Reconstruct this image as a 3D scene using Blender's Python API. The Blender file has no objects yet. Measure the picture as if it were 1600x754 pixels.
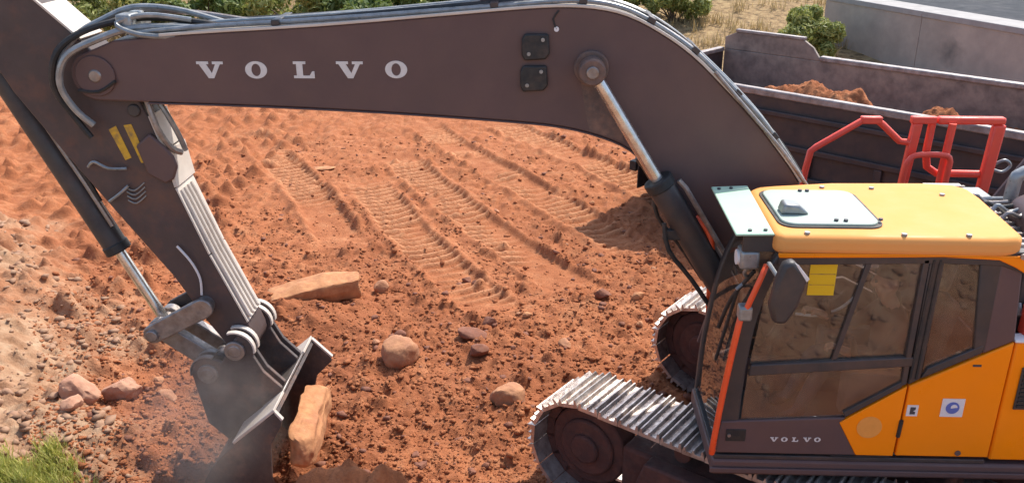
import bpy, bmesh, math, random
import numpy as np
from mathutils import Vector, Matrix
random.seed(7); rng = np.random.default_rng(11)
R = math.radians
scene = bpy.context.scene
col = scene.collection

# ------------------------------------------------------------------ camera, sky, sun, exposure
cam_d = bpy.data.cameras.new('camera'); cam = bpy.data.objects.new('camera', cam_d); col.objects.link(cam)
cam.location = (-2.625, -6.689, 4.884)
cam.rotation_euler = (R(68), 0, R(2))
cam_d.sensor_width = 36; cam_d.lens = 31.5; cam_d.clip_start = 0.05; cam_d.clip_end = 2000
scene.camera = cam
SUN_TO = Vector((0.42, 0.60, 1.0)).normalized()            # direction towards the sun
sun_el = math.asin(SUN_TO.z); sun_az = math.atan2(SUN_TO.x, SUN_TO.y)
world = bpy.data.worlds.new('World'); scene.world = world; world.use_nodes = True
wn = world.node_tree.nodes; bg = wn['Background']
sky = wn.new('ShaderNodeTexSky'); sky.sky_type = 'NISHITA'; sky.sun_disc = False
sky.sun_elevation = sun_el; sky.sun_rotation = sun_az; sky.dust_density = 2.0
world.node_tree.links.new(sky.outputs[0], bg.inputs[0]); bg.inputs[1].default_value = 0.15
sl = bpy.data.lights.new('sun', 'SUN'); so = bpy.data.objects.new('sun', sl); col.objects.link(so)
sl.energy = 3.0; sl.angle = R(0.53); sl.color = (1.0, 0.95, 0.87)
so.rotation_euler = SUN_TO.to_track_quat('Z', 'Y').to_euler()
scene.view_settings.view_transform = 'Standard'; scene.view_settings.look = 'None'
scene.view_settings.exposure = 1.0; scene.view_settings.gamma = 1

# ------------------------------------------------------------------ materials
def nt(name):
    m = bpy.data.materials.new(name); m.use_nodes = True
    t = m.node_tree; b = t.nodes['Principled BSDF']
    return m, t, b
def tex_noise(t, scale, detail=6, rough=0.6, vec=None):
    n = t.nodes.new('ShaderNodeTexNoise'); n.inputs['Scale'].default_value = scale
    n.inputs['Detail'].default_value = detail; n.inputs['Roughness'].default_value = rough
    if vec is None:
        tc = t.nodes.new('ShaderNodeNewGeometry'); vec = tc.outputs['Position']
    t.links.new(vec, n.inputs['Vector']); return n.outputs['Fac']
def ramp(t, fac, stops):
    r = t.nodes.new('ShaderNodeValToRGB'); e = r.color_ramp.elements
    while len(e) < len(stops): e.new(0.5)
    for k, (p, c) in enumerate(stops):
        e[k].position = p; e[k].color = (c[0], c[1], c[2], 1) if isinstance(c, tuple) else (c, c, c, 1)
    t.links.new(fac, r.inputs[0]); return r.outputs[0]
def mixc(t, fac, a, b):
    m = t.nodes.new('ShaderNodeMix'); m.data_type = 'RGBA'
    for sock, v in ((m.inputs[0], fac), (m.inputs[6], a), (m.inputs[7], b)):
        if hasattr(v, 'is_linked'): t.links.new(v, sock)
        elif isinstance(v, (int, float)): sock.default_value = v
        else: sock.default_value = (*v, 1)
    return m.outputs[2]
def bump(t, b, h, strength=0.4, dist=0.02):
    n = t.nodes.new('ShaderNodeBump'); n.inputs['Strength'].default_value = strength; n.inputs['Distance'].default_value = dist
    t.links.new(h, n.inputs['Height']); t.links.new(n.outputs[0], b.inputs['Normal'])
def paint(name, c, c2=None, rough=0.45, dust=0.35, dustc=(0.30, 0.135, 0.075), dscale=2.5, metal=0.0, bumpk=0.0, fine=40):
    """paint or metal with uneven tone and dusty patches"""
    m, t, b = nt(name)
    c2 = c2 or tuple(x*0.75 for x in c)
    base = mixc(t, ramp(t, tex_noise(t, dscale*1.7), [(0.35, 0.0), (0.65, 1.0)]), c, c2)
    d = ramp(t, tex_noise(t, dscale, 10, 0.7), [(0.48, 0.0), (0.78, 1.0)])
    mul = t.nodes.new('ShaderNodeMath'); mul.operation = 'MULTIPLY'; mul.inputs[1].default_value = dust
    t.links.new(d, mul.inputs[0])
    t.links.new(mixc(t, mul.outputs[0], base, dustc), b.inputs['Base Color'])
    rr = ramp(t, tex_noise(t, dscale*3, 6), [(0.3, max(rough-0.12, 0.05)), (0.7, min(rough+0.2, 1.0))])
    t.links.new(rr, b.inputs['Roughness']); b.inputs['Metallic'].default_value = metal
    if bumpk: bump(t, b, tex_noise(t, fine, 4), bumpk, 0.01)
    return m
def leafmat(name, c, c2):
    m, t, b = nt(name)
    oi = t.nodes.new('ShaderNodeNewGeometry')
    f = ramp(t, oi.outputs['Random Per Island'], [(0.0, c), (1.0, c2)])
    t.links.new(f, b.inputs['Base Color']); b.inputs['Roughness'].default_value = 0.6
    tr = t.nodes.new('ShaderNodeBsdfTranslucent'); t.links.new(f, tr.inputs[0])
    ms = t.nodes.new('ShaderNodeMixShader'); ms.inputs[0].default_value = 0.35
    t.links.new(b.outputs[0], ms.inputs[1]); t.links.new(tr.outputs[0], ms.inputs[2])
    t.links.new(ms.outputs[0], t.nodes['Material Output'].inputs[0]); return m
def glass(name, tint, refl, rough=0.03, dirt=0.25, dirtc=(0.32, 0.24, 0.18)):
    m, t, b = nt(name)
    tr = t.nodes.new('ShaderNodeBsdfTransparent'); tr.inputs[0].default_value = (*tint, 1)
    gl = t.nodes.new('ShaderNodeBsdfGlossy'); gl.inputs['Roughness'].default_value = rough
    lw = t.nodes.new('ShaderNodeLayerWeight'); lw.inputs[0].default_value = 0.22
    ad = t.nodes.new('ShaderNodeMath'); ad.operation = 'ADD'; ad.use_clamp = True; ad.inputs[1].default_value = refl
    t.links.new(lw.outputs['Fresnel'], ad.inputs[0])
    m1 = t.nodes.new('ShaderNodeMixShader'); t.links.new(ad.outputs[0], m1.inputs[0])
    t.links.new(tr.outputs[0], m1.inputs[1]); t.links.new(gl.outputs[0], m1.inputs[2])
    df = t.nodes.new('ShaderNodeBsdfDiffuse'); df.inputs[0].default_value = (*dirtc, 1)
    dn = ramp(t, tex_noise(t, 6, 8, 0.7), [(0.35, dirt*0.4), (0.75, dirt*1.6)])
    m2 = t.nodes.new('ShaderNodeMixShader'); t.links.new(dn, m2.inputs[0])
    t.links.new(m1.outputs[0], m2.inputs[1]); t.links.new(df.outputs[0], m2.inputs[2])
    t.links.new(m2.outputs[0], t.nodes['Material Output'].inputs[0]); return m
def flat(name, c, rough=0.6):
    m, t, b = nt(name)
    t.links.new(mixc(t, tex_noise(t, 30, 4), c, tuple(x*0.8 for x in c)), b.inputs['Base Color'])
    b.inputs['Roughness'].default_value = rough; return m

M = {}
M['grey'] = paint('machine_grey', (0.112, 0.066, 0.061), (0.098, 0.059, 0.055), 0.5, 0.16, (0.22, 0.12, 0.085), 1.4)
M['armgrey'] = paint('muddy_machine_grey', (0.082, 0.057, 0.053), (0.066, 0.047, 0.043), 0.5, 0.75, (0.20, 0.085, 0.05), 1.9, 0, 0.15)
M['bucketm'] = paint('mud_caked_bucket_steel', (0.085, 0.066, 0.06), (0.06, 0.046, 0.042), 0.6, 0.9, (0.25, 0.13, 0.085), 4.5, 0.1, 0.6, 25)
M['greyd'] = paint('dark_grey', (0.045, 0.038, 0.037), None, 0.5, 0.3, (0.22, 0.11, 0.07), 2.5)
M['greylit'] = paint('pale_sunlit_grey', (0.50, 0.44, 0.38), (0.58, 0.51, 0.44), 0.45, 0.5, (0.40, 0.31, 0.25), 3)  # machine grey as it looks in strong sun, brightness put into the colour
M['orange'] = paint('yellow_orange_paint', (0.94, 0.255, 0.003), (0.90, 0.24, 0.003), 0.35, 0.05, (0.5, 0.25, 0.09), 1.2)
M['roof'] = paint('dusty_sunlit_roof_paint', (0.74, 0.315, 0.085), (0.72, 0.32, 0.095), 0.55, 0.6, (0.68, 0.34, 0.15), 0.9)  # orange paled by dust and by a painted-in, washed-out sun sheen
M['red'] = paint('red_paint', (0.86, 0.085, 0.045), (0.78, 0.075, 0.045), 0.4, 0.12, (0.5, 0.3, 0.2), 5)
M['redo'] = paint('orange_red_paint', (0.80, 0.09, 0.02), (0.72, 0.08, 0.02), 0.35, 0.08, (0.5, 0.3, 0.2), 5)
M['visor'] = paint('pale_green_plate', (0.40, 0.56, 0.42), (0.38, 0.53, 0.40), 0.7, 0.12, (0.6, 0.5, 0.4), 3)
M['hatch'] = leafmat('milky_hatch', (0.50, 0.58, 0.50), (0.50, 0.58, 0.50)); M['hatch'].node_tree.nodes['Mix Shader'].inputs[0].default_value = 0.30
M['glass'] = glass('cab_glass', (0.90, 0.89, 0.87), 0.05, 0.02, 0.085, (0.36, 0.26, 0.20))
M['black'] = paint('black_rubber', (0.02, 0.02, 0.02), None, 0.6, 0.3, (0.2, 0.12, 0.08), 6)
M['steel'] = paint('worn_steel', (0.34, 0.31, 0.29), (0.20, 0.17, 0.155), 0.38, 0.5, (0.25, 0.15, 0.1), 7, 0.6, 0.2)
M['shoe'] = paint('track_shoe_steel', (0.66, 0.59, 0.53), (0.40, 0.33, 0.29), 0.36, 0.8, (0.17, 0.085, 0.055), 7, 0.7, 0.35)
M['chrome'] = paint('chrome_rod', (0.66, 0.63, 0.60), (0.48, 0.44, 0.40), 0.22, 0.6, (0.36, 0.17, 0.09), 5, 0.85)
M['pipe'] = paint('steel_pipe', (0.30, 0.31, 0.31), (0.2, 0.21, 0.21), 0.35, 0.4, (0.45, 0.4, 0.35), 8, 0.4)
M['white'] = paint('lettering_white', (0.62, 0.60, 0.58), (0.55, 0.53, 0.51), 0.5, 0.2, (0.3, 0.2, 0.15), 12)
M['yellow'] = leafmat('yellow_sheet', (0.90, 0.62, 0.02), (0.90, 0.62, 0.02))
M['decal'] = paint('worn_yellow_decal', (0.62, 0.36, 0.02), (0.5, 0.28, 0.02), 0.5, 1.0, (0.09, 0.07, 0.065), 10)
M['rust'] = paint('rusty_stain', (0.15, 0.09, 0.07), (0.085, 0.06, 0.053), 0.7, 0.8, (0.26, 0.14, 0.095), 7)
M['mud'] = paint('muddy_iron', (0.10, 0.038, 0.028), (0.065, 0.03, 0.024), 0.8, 0.5, (0.20, 0.08, 0.05), 5, 0, 0.5)
M['paper'] = flat('white_sticker', (0.72, 0.70, 0.70)); M['blue'] = flat('blue_print', (0.10, 0.15, 0.45)); M['ink'] = flat('dark_print', (0.05, 0.05, 0.06))
M['faded'] = flat('faded_print', (0.80, 0.33, 0.06))
M['seat'] = flat('seat_fabric', (0.05, 0.055, 0.05), 0.9)
M['interior'] = flat('interior_plastic', (0.11, 0.10, 0.09), 0.8)
M['bed'] = paint('bed_steel_dark', (0.050, 0.034, 0.032), (0.035, 0.026, 0.026), 0.55, 0.35, (0.16, 0.08, 0.06), 2.2)
M['bedin'] = paint('bed_scuffed_inside', (0.30, 0.24, 0.195), (0.17, 0.135, 0.115), 0.7, 0.75, (0.34, 0.26, 0.21), 3.2, 0.2)
M['rail'] = paint('bed_worn_rail', (0.36, 0.32, 0.30), (0.20, 0.17, 0.16), 0.5, 0.7, (0.2, 0.12, 0.09), 5, 0.3)
M['concrete'] = paint('concrete', (0.42, 0.35, 0.29), (0.33, 0.28, 0.235), 0.9, 0.5, (0.22, 0.20, 0.17), 0.9, 0, 0.3, 25)
M['kerb'] = paint('pale_concrete', (0.34, 0.32, 0.30), (0.28, 0.26, 0.245), 0.9, 0.4, (0.25, 0.23, 0.2), 1.5, 0, 0.3)
M['asphalt'] = paint('asphalt', (0.05, 0.052, 0.058), (0.042, 0.045, 0.05), 0.85, 0.3, (0.12, 0.11, 0.1), 1.0, 0, 0.3)
def spot_shadow(m, P, rad, c):  # soft dark shadow blotch mixed into a material's base colour
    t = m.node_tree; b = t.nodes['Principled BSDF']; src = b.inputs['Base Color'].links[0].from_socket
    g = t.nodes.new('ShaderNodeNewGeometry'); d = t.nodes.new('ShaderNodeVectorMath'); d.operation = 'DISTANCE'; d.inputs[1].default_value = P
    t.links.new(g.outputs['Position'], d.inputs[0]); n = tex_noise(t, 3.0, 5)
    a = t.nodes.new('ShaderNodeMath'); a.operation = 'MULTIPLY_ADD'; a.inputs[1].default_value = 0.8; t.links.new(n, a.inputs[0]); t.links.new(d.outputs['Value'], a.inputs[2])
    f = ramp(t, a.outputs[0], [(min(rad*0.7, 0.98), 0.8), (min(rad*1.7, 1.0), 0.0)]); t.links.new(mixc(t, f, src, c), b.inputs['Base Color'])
spot_shadow(M['concrete'], (7.82, 16.85, 0.72), 0.5, (0.10, 0.095, 0.085))  # shadow patch on the wall, painted into the concrete
M['asphalt'].node_tree.nodes['Principled BSDF'].inputs['Specular IOR Level'].default_value = 0.1
M['leaf'] = leafmat('bush_leaves', (0.07, 0.12, 0.025), (0.20, 0.24, 0.06))
M['leaf2'] = leafmat('yellow_green_leaves', (0.15, 0.19, 0.04), (0.40, 0.40, 0.12))
M['straw'] = leafmat('dry_grass_blades', (0.30, 0.21, 0.09), (0.46, 0.34, 0.16))
M['grass'] = leafmat('green_grass_blades', (0.26, 0.30, 0.04), (0.58, 0.52, 0.15))
M['bark'] = flat('bark', (0.12, 0.085, 0.06), 0.9)
M['skin'] = flat('skin', (0.42, 0.22, 0.15), 0.5); M['hair'] = flat('dark_hair', (0.03, 0.02, 0.015), 0.7)
M['shirt'] = flat('dark_shirt', (0.06, 0.05, 0.05), 0.9); M['trousers'] = flat('work_trousers', (0.05, 0.055, 0.07), 0.9)

for k_, sp_ in (('roof',0.12),('orange',0.22),('visor',0.15),('grey',0.35),('armgrey',0.3),('greylit',0.25)): M[k_].node_tree.nodes['Principled BSDF'].inputs['Specular IOR Level'].default_value = sp_
def soilmat(name, zoned):
    m, t, b = nt(name)
    big = tex_noise(t, 0.55, 5, 0.6); mid = tex_noise(t, 4.5, 8, 0.65); fine = tex_noise(t, 38, 6, 0.7)
    red = ramp(t, mid, [(0.28, (0.24, 0.080, 0.034)), (0.5, (0.38, 0.138, 0.058)), (0.72, (0.50, 0.225, 0.108))])
    red = mixc(t, ramp(t, big, [(0.4, 0.0), (0.65, 0.55)]), red, (0.35, 0.118, 0.046))
    c = mixc(t, ramp(t, fine, [(0.35, 0.55), (0.6, 0.0)]), red, (0.21, 0.078, 0.040))
    if zoned:
        a = t.nodes.new('ShaderNodeAttribute'); a.attribute_name = 'zone'
        s = t.nodes.new('ShaderNodeSeparateColor'); t.links.new(a.outputs['Color'], s.inputs[0])
        rub = ramp(t, mid, [(0.3, (0.24, 0.12, 0.062)), (0.5, (0.35, 0.205, 0.12)), (0.72, (0.43, 0.31, 0.20))])
        dry = ramp(t, mid, [(0.34, (0.09, 0.065, 0.035)), (0.48, (0.26, 0.17, 0.085)), (0.7, (0.42, 0.30, 0.15))])
        pale = ramp(t, fine, [(0.3, (0.50, 0.23, 0.11)), (0.7, (0.58, 0.32, 0.18))])
        dp = t.nodes.new('ShaderNodeAttribute'); dp.attribute_name = 'damp'
        c = mixc(t, dp.outputs['Fac'], c, mixc(t, mid, (0.115, 0.038, 0.020), (0.25, 0.080, 0.036)))
        c = mixc(t, s.outputs[0], c, rub); c = mixc(t, s.outputs[1], c, dry); c = mixc(t, s.outputs[2], c, pale)
    t.links.new(c, b.inputs['Base Color']); b.inputs['Roughness'].default_value = 0.95
    b.inputs['Specular IOR Level'].default_value = 0.15
    bump(t, b, fine, 0.8, 0.025); return m
M['soil'] = soilmat('red_soil', True); M['clod'] = soilmat('red_soil_clods', False)
M['rock'] = paint('ochre_rock', (0.44, 0.21, 0.10), (0.34, 0.15, 0.075), 0.9, 0.6, (0.30, 0.11, 0.06), 4, 0, 0.7, 30)
M['rockp'] = paint('pale_ochre_rock', (0.48, 0.225, 0.095), (0.36, 0.15, 0.062), 0.9, 0.7, (0.30, 0.105, 0.05), 6, 0, 0.6, 25)
M['rockk'] = paint('pink_rock', (0.46, 0.25, 0.155), (0.36, 0.17, 0.10), 0.9, 0.8, (0.32, 0.13, 0.075), 5, 0, 1.0, 18)
M['rockd'] = paint('dark_red_rock', (0.22, 0.083, 0.042), (0.15, 0.055, 0.032), 0.9, 0.5, (0.32, 0.13, 0.08), 6, 0, 0.7, 30)
M['rubble'] = paint('grey_rubble', (0.33, 0.20, 0.12), (0.27, 0.14, 0.078), 0.9, 0.6, (0.34, 0.16, 0.09), 5, 0, 0.6, 30)

# ------------------------------------------------------------------ mesh helpers
class MB:
    def __init__(s): s.v = []; s.f = []
    def add(s, v, f):
        o = len(s.v); s.v += [tuple(p) for p in v]; s.f += [tuple(i+o for i in q) for q in f]; return s
    def box(s, lo, hi, mat=None):
        x0, y0, z0 = lo; x1, y1, z1 = hi
        v = [Vector(p) for p in ((x0,y0,z0),(x1,y0,z0),(x1,y1,z0),(x0,y1,z0),(x0,y0,z1),(x1,y0,z1),(x1,y1,z1),(x0,y1,z1))]
        if mat is not None: v = [mat @ p for p in v]
        return s.add(v, [(0,3,2,1),(4,5,6,7),(0,1,5,4),(1,2,6,5),(2,3,7,6),(3,0,4,7)])
    def prism(s, poly, y0, y1):                       # poly in (x, z), any winding, extruded along y
        a = sum(poly[i][0]*poly[(i+1) % len(poly)][1]-poly[(i+1) % len(poly)][0]*poly[i][1] for i in range(len(poly)))
        if a < 0: poly = poly[::-1]
        n = len(poly); v = [(x, y0, z) for x, z in poly] + [(x, y1, z) for x, z in poly]
        f = [tuple(range(n)), tuple(range(2*n-1, n-1, -1))] + [((i+1) % n, i, n+i, n+(i+1) % n) for i in range(n)]
        return s.add(v, f)
    def slab(s, poly, z0, z1):                        # poly in (x, y), extruded along z
        a = sum(poly[i][0]*poly[(i+1) % len(poly)][1]-poly[(i+1) % len(poly)][0]*poly[i][1] for i in range(len(poly)))
        if a < 0: poly = poly[::-1]
        n = len(poly); v = [(x, y, z0) for x, y in poly] + [(x, y, z1) for x, y in poly]
        f = [tuple(range(n-1, -1, -1)), tuple(range(n, 2*n))] + [(i, (i+1) % n, n+(i+1) % n, n+i) for i in range(n)]
        return s.add(v, f)
    def tube(s, pts, r, seg=10, smooth=0, r2=None):
        P = [Vector(p) for p in pts]
        if smooth and len(P) > 2:
            Q = []
            for i in range(len(P)-1):
                a, b, c, d = P[max(i-1, 0)], P[i], P[i+1], P[min(i+2, len(P)-1)]
                for k in range(smooth):
                    u = k/smooth; Q.append(0.5*((2*b)+(c-a)*u+(2*a-5*b+4*c-d)*u*u+(3*b-a-3*c+d)*u**3))
            P = Q+[P[-1]]
        v = []; f = []; n = len(P); up = None
        for i, p in enumerate(P):
            d = (P[min(i+1, n-1)]-P[max(i-1, 0)]).normalized()
            if up is None:
                up = d.orthogonal().normalized()
            up = (up-d*up.dot(d)).normalized(); w = d.cross(up)
            rr = r if r2 is None else r+(r2-r)*i/(n-1)
            for k in range(seg):
                a = 2*math.pi*k/seg; v.append(p+(up*math.cos(a)+w*math.sin(a))*rr)
        for i in range(n-1):
            for k in range(seg):
                a = i*seg+k; b = i*seg+(k+1) % seg; f.append((a, b, b+seg, a+seg))
        f.append(tuple(range(seg-1, -1, -1))); f.append(tuple((n-1)*seg+k for k in range(seg)))
        return s.add(v, f)
    def cyl(s, a, b, r, seg=20, r2=None): return s.tube([a, b], r, seg, 0, r2)
    def build(s, name, mat, parent=None, bevel=0.0, smooth=False, segs=2):
        me = bpy.data.meshes.new(name); me.from_pydata(s.v, [], s.f); me.update()
        bm = bmesh.new(); bm.from_mesh(me); bmesh.ops.recalc_face_normals(bm, faces=bm.faces); bm.to_mesh(me); bm.free()
        me.materials.append(mat); o = bpy.data.objects.new(name, me); col.objects.link(o)
        if parent is not None: o.parent = parent
        if bevel:
            b = o.modifiers.new('bevel', 'BEVEL'); b.width = bevel; b.segments = segs; b.limit_method = 'ANGLE'; b.angle_limit = R(35)
        if smooth or bevel:
            me.polygons.foreach_set('use_smooth', [True]*len(me.polygons))
            try: me.set_sharp_from_angle(angle=R(38))
            except Exception: pass
        return o
def tag(o, label=None, cat=None, group=None, kind=None):
    if label: o['label'] = label
    if cat: o['category'] = cat
    if group: o['group'] = group
    if kind: o['kind'] = kind
    return o
def empty(name, loc=(0, 0, 0)):
    o = bpy.data.objects.new(name, None); col.objects.link(o); o.location = loc; o.empty_display_size = 0.2; return o
def arc(cx, cz, r, a0, a1, n):
    return [(cx+r*math.cos(R(a0+(a1-a0)*i/n)), cz+r*math.sin(R(a0+(a1-a0)*i/n))) for i in range(n+1)]
def spline2(P, k=4):
    P = [Vector((a, b, 0)) for a, b in P]; Q = []
    for i in range(len(P)-1):
        a, b, c, d = P[max(i-1, 0)], P[i], P[i+1], P[min(i+2, len(P)-1)]
        for j in range(k):
            u = j/k; q = 0.5*((2*b)+(c-a)*u+(2*a-5*b+4*c-d)*u*u+(3*b-a-3*c+d)*u**3); Q.append((q.x, q.y))
    return Q+[(P[-1].x, P[-1].y)]

# ------------------------------------------------------------------ terrain
def vnoise(x, y, seed):
    r = np.random.default_rng(seed); T = r.random((256, 256))
    xi = np.floor(x).astype(int); yi = np.floor(y).astype(int); fx = x-xi; fy = y-yi
    fx = fx*fx*(3-2*fx); fy = fy*fy*(3-2*fy)
    g = lambda i, j: T[(xi+i) % 256, (yi+j) % 256]
    return (g(0,0)*(1-fx)+g(1,0)*fx)*(1-fy)+(g(0,1)*(1-fx)+g(1,1)*fx)*fy-0.5
def fbm(x, y, f, o, seed, gain=0.5):
    s = 0; a = 1
    for k in range(o): s = s+a*vnoise(x*f+17.3*k, y*f+5.1*k, seed+k); a *= gain; f *= 2.03
    return s
TOE = [(60, -4.6), (3, -4.2), (0.6, -3.9), (-1.8, -3.0), (-3.4, -2.2), (-4.6, -1.85), (-5.7, -1.3), (-6.2, 0.2), (-6.9, 1.8), (-8.5, 4.1), (-11, 6.6), (-16, 11), (-60, 40)]
def bank_dist(x, y):
    """signed distance to the toe of the bank (positive up the bank, towards the camera and the left)"""
    best = np.full(x.shape, 1e9); sign = np.zeros(x.shape)
    for (ax, ay), (bx, by) in zip(TOE[:-1], TOE[1:]):
        dx, dy = bx-ax, by-ay; L = dx*dx+dy*dy
        t = np.clip(((x-ax)*dx+(y-ay)*dy)/L, 0, 1); px = ax+t*dx-x; py = ay+t*dy-y
        d = np.hypot(px, py); s = np.sign(dx*(y-ay)-dy*(x-ax)); m = d < best
        best = np.where(m, d, best); sign = np.where(m, s, sign)
    return best*sign
def sstep(a, b, v): u = np.clip((v-a)/(b-a), 0, 1); return u*u*(3-2*u)
def axis(parts):
    out = []
    for a, b, st in parts: out.append(np.arange(a, b-1e-6, st))
    return np.concatenate(out+[np.array([parts[-1][1]])])
gx = axis([(-400,-120,40),(-120,-40,8),(-40,-16,1.0),(-16,-10,0.06),(-10,-7.6,0.045),(-7.6,-0.4,0.03),(-0.4,3,0.06),(3,4,0.1),(4,16,0.5),(16,60,3),(60,400,40)])
gy = axis([(-300,-60,40),(-60,-12,4),(-12,-7,0.25),(-7,-2.2,0.06),(-2.2,5,0.03),(5,9,0.045),(9,15,0.07),(15,34,0.3),(34,80,4),(80,600,52)])
X, Y = np.meshgrid(gx, gy, indexing='ij')
D = bank_dist(X, Y)
inner = sstep(34, 22, Y)*sstep(-20, -14, X)*sstep(16, 10, X)
H = 0.10*fbm(X, Y, 0.35, 3, 3)*inner
near = sstep(14, 6, Y)
# bank: slope with rubble, levelling off at about 3.2 m
Db = np.maximum(D+0.5*fbm(X, Y, 0.6, 3, 31), 0)
bank = 3.2*(1-np.exp(-(Db*0.66/3.2)**1.35)); H = H+bank
# far hillside behind the digging, rises slowly and carries dry grass
hill = sstep(19, 30, Y+0.25*X)*1.0+np.maximum(Y-30, 0)*0.10; hill = np.minimum(hill, 9)*sstep(14, 7, X-(Y-20)*0.2)
H = H+hill
# track marks: strips of grouser ridges running away from the machine
tdir = np.array([0.47, -0.883]); tn = np.array([0.883, 0.47])
zone_b = np.zeros_like(H)
off = X*tn[0]+Y*tn[1]; along = X*tdir[0]+Y*tdir[1]
marks = [(-1.3,0.62,-9.5,-4.4),(-0.2,0.62,-11.0,-4.6),(1.15,0.62,-13,-5.4),(2.75,0.65,-12.5,-5.2),(-2.4,0.6,-14,-7.4)]
for o0, w, a0, a1 in marks:
    c = off-o0+0.12*np.sin(along*0.55+o0)
    m = sstep(w*0.62, w*0.5, np.abs(c))*sstep(a0-0.4, a0+0.3, along)*sstep(a1+0.5, a1-0.3, along)
    brk = sstep(-0.22, 0.12, fbm(X, Y, 0.8, 3, 57+int(o0*7)))
    rid = np.abs(((along+0.15*np.abs(c)+0.03*fbm(X, Y, 4, 2, 5))/0.185) % 1-0.5)*2
    H = H-0.065*m+0.065*m*brk*sstep(0.45, 0.75, rid)
    edge = np.exp(-((np.abs(c)-w*0.62)/0.07)**2)*sstep(a0, a0+0.6, along)*sstep(a1+0.2, a1-0.4, along)
    H = H+0.06*edge*(0.5+fbm(X, Y, 3, 3, 91)+0.3)
    zone_b = np.maximum(zone_b, 0.55*m*brk*sstep(0.45, 0.9, rid))
compact = np.zeros_like(H)
for o0, w, a0, a1 in marks: compact = np.maximum(compact, sstep(w*0.7, w*0.5, np.abs(off-o0))*sstep(a0-.4, a0, along)*sstep(a1+.4, a1, along))
rough = (1-0.75*compact)*sstep(18, 12, Y)
rg = 0.5-np.abs(fbm(X, Y, 5.5, 4, 171, 0.62)); rg2 = 0.5-np.abs(fbm(X, Y, 13, 2, 181, 0.6))
H = H+rough*(0.085*fbm(X, Y, 2.3, 4, 71, 0.6)+0.075*(rg-0.3)+0.032*(rg2-0.25))+0.012*(1-rough)*rg2
# spoil mound at the near edge of the cut, raised to catch the boom's shadow, and the hole the bucket digs
def gauss(cx, cy, sx, sy): return np.exp(-((X-cx)/sx)**2-((Y-cy)/sy)**2)
H = H+1.06*gauss(-3.9,-1.66,0.85,0.42)+0.24*gauss(-4.2,-1.5,0.16,0.2)+0.22*gauss(-3.62,-1.5,0.2,0.2)+0.16*gauss(-3.95,-1.42,0.12,0.14)+0.15*gauss(-3.2,-1.4,0.15,0.2)+0.15*gauss(-3.2,-1.1,0.4,0.35)+0.16*gauss(-5.5,2.7,0.9,0.6)+0.12*gauss(-5.9,3.0,0.5,0.4)-0.22*gauss(-4.75,0.1,0.42,0.7)
H = H+0.18*gauss(-6.4,0.3,0.6,0.5)+0.1*gauss(-2.95,0.75,0.3,0.25)
# clods: small domes stamped into the sheet
gxi, gyi = gx, gy
def stamp(cx, cy, r, h, sq):
    i0, i1 = np.searchsorted(gxi, (cx-r, cx+r)); j0, j1 = np.searchsorted(gyi, (cy-r, cy+r))
    if i1-i0 < 2 or j1-j0 < 2: return
    xx, yy = X[i0:i1, j0:j1]-cx, Y[i0:i1, j0:j1]-cy
    a = sq; d = np.hypot(xx*math.cos(a)+yy*math.sin(a), (yy*math.cos(a)-xx*math.sin(a))*1.35)/r
    t1, t2 = rng.uniform(-.5,.5,2)
    H[i0:i1, j0:j1] += h*np.clip(1.7-1.7*d, 0, 1)*np.clip(1+(xx*t1+yy*t2)/r, 0.3, None)
for k in range(7500):
    cx = rng.uniform(-14, 0.5); cy = 10**rng.uniform(0, 1.14)-2.4
    comp = 1.0
    i = min(np.searchsorted(gx, cx), len(gx)-1); j = min(np.searchsorted(gy, cy), len(gy)-1)
    if compact[i, j] > 0.4 and rng.random() < 0.75: continue
    r = 0.026+0.10*rng.random()**5.5
    stamp(cx, cy, r*1.2, r*rng.uniform(0.35, 0.75), rng.uniform(0, 3.1))
for k in range(3500):                                     # coarser rubble on the bank
    cx = rng.uniform(-12, 3); cy = rng.uniform(-6.5, 8)
    i = min(np.searchsorted(gx, cx), len(gx)-1); j = min(np.searchsorted(gy, cy), len(gy)-1)
    if D[i, j] < -0.3: continue
    r = 0.03+0.12*rng.random()**4; stamp(cx, cy, r, r*rng.uniform(0.3, 0.7), rng.uniform(0, 3.1))
for k in range(110):                                      # crumbly crest of the spoil mound
    cx = rng.normal(-3.9, 0.7); cy = rng.normal(-1.45, 0.25); r = 0.03+0.08*rng.random()**2; stamp(cx, cy, r, r*rng.uniform(0.3, 0.6), rng.uniform(0, 3.1))
for k in range(3000):                                     # lumps on the slope behind the arm
    cx = rng.uniform(-15.5, -7.5); cy = rng.uniform(2.5, 13.5); r = 0.05+0.15*rng.random()**3; stamp(cx, cy, r, r*rng.uniform(0.3, 0.7), rng.uniform(0, 3.1))
zone_r = sstep(-0.3, 1.5, D+1.3*fbm(X, Y, 0.9, 5, 41, 0.6))*sstep(9, 5, Y)
zone_r = np.clip(zone_r, 0, 1)
zone_g = np.clip(sstep(16.5, 19, Y+0.2*X+2*fbm(X, Y, 0.6, 3, 61)), 0, 1)
zone_r = zone_r*(1-zone_g)
nx, ny = X.shape
me = bpy.data.meshes.new('ground')
V = np.stack([X, Y, H], -1).reshape(-1, 3)
idx = np.arange(nx*ny).reshape(nx, ny)
F = np.stack([idx[:-1, :-1], idx[1:, :-1], idx[1:, 1:], idx[:-1, 1:]], -1).reshape(-1, 4)
me.vertices.add(len(V)); me.vertices.foreach_set('co', V.ravel())
me.loops.add(F.size); me.loops.foreach_set('vertex_index', F.ravel().astype(np.int32))
me.polygons.add(len(F)); me.polygons.foreach_set('loop_start', np.arange(0, F.size, 4, dtype=np.int32))
me.update(); me.validate()
ca = me.color_attributes.new('zone', 'FLOAT_COLOR', 'POINT')
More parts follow.
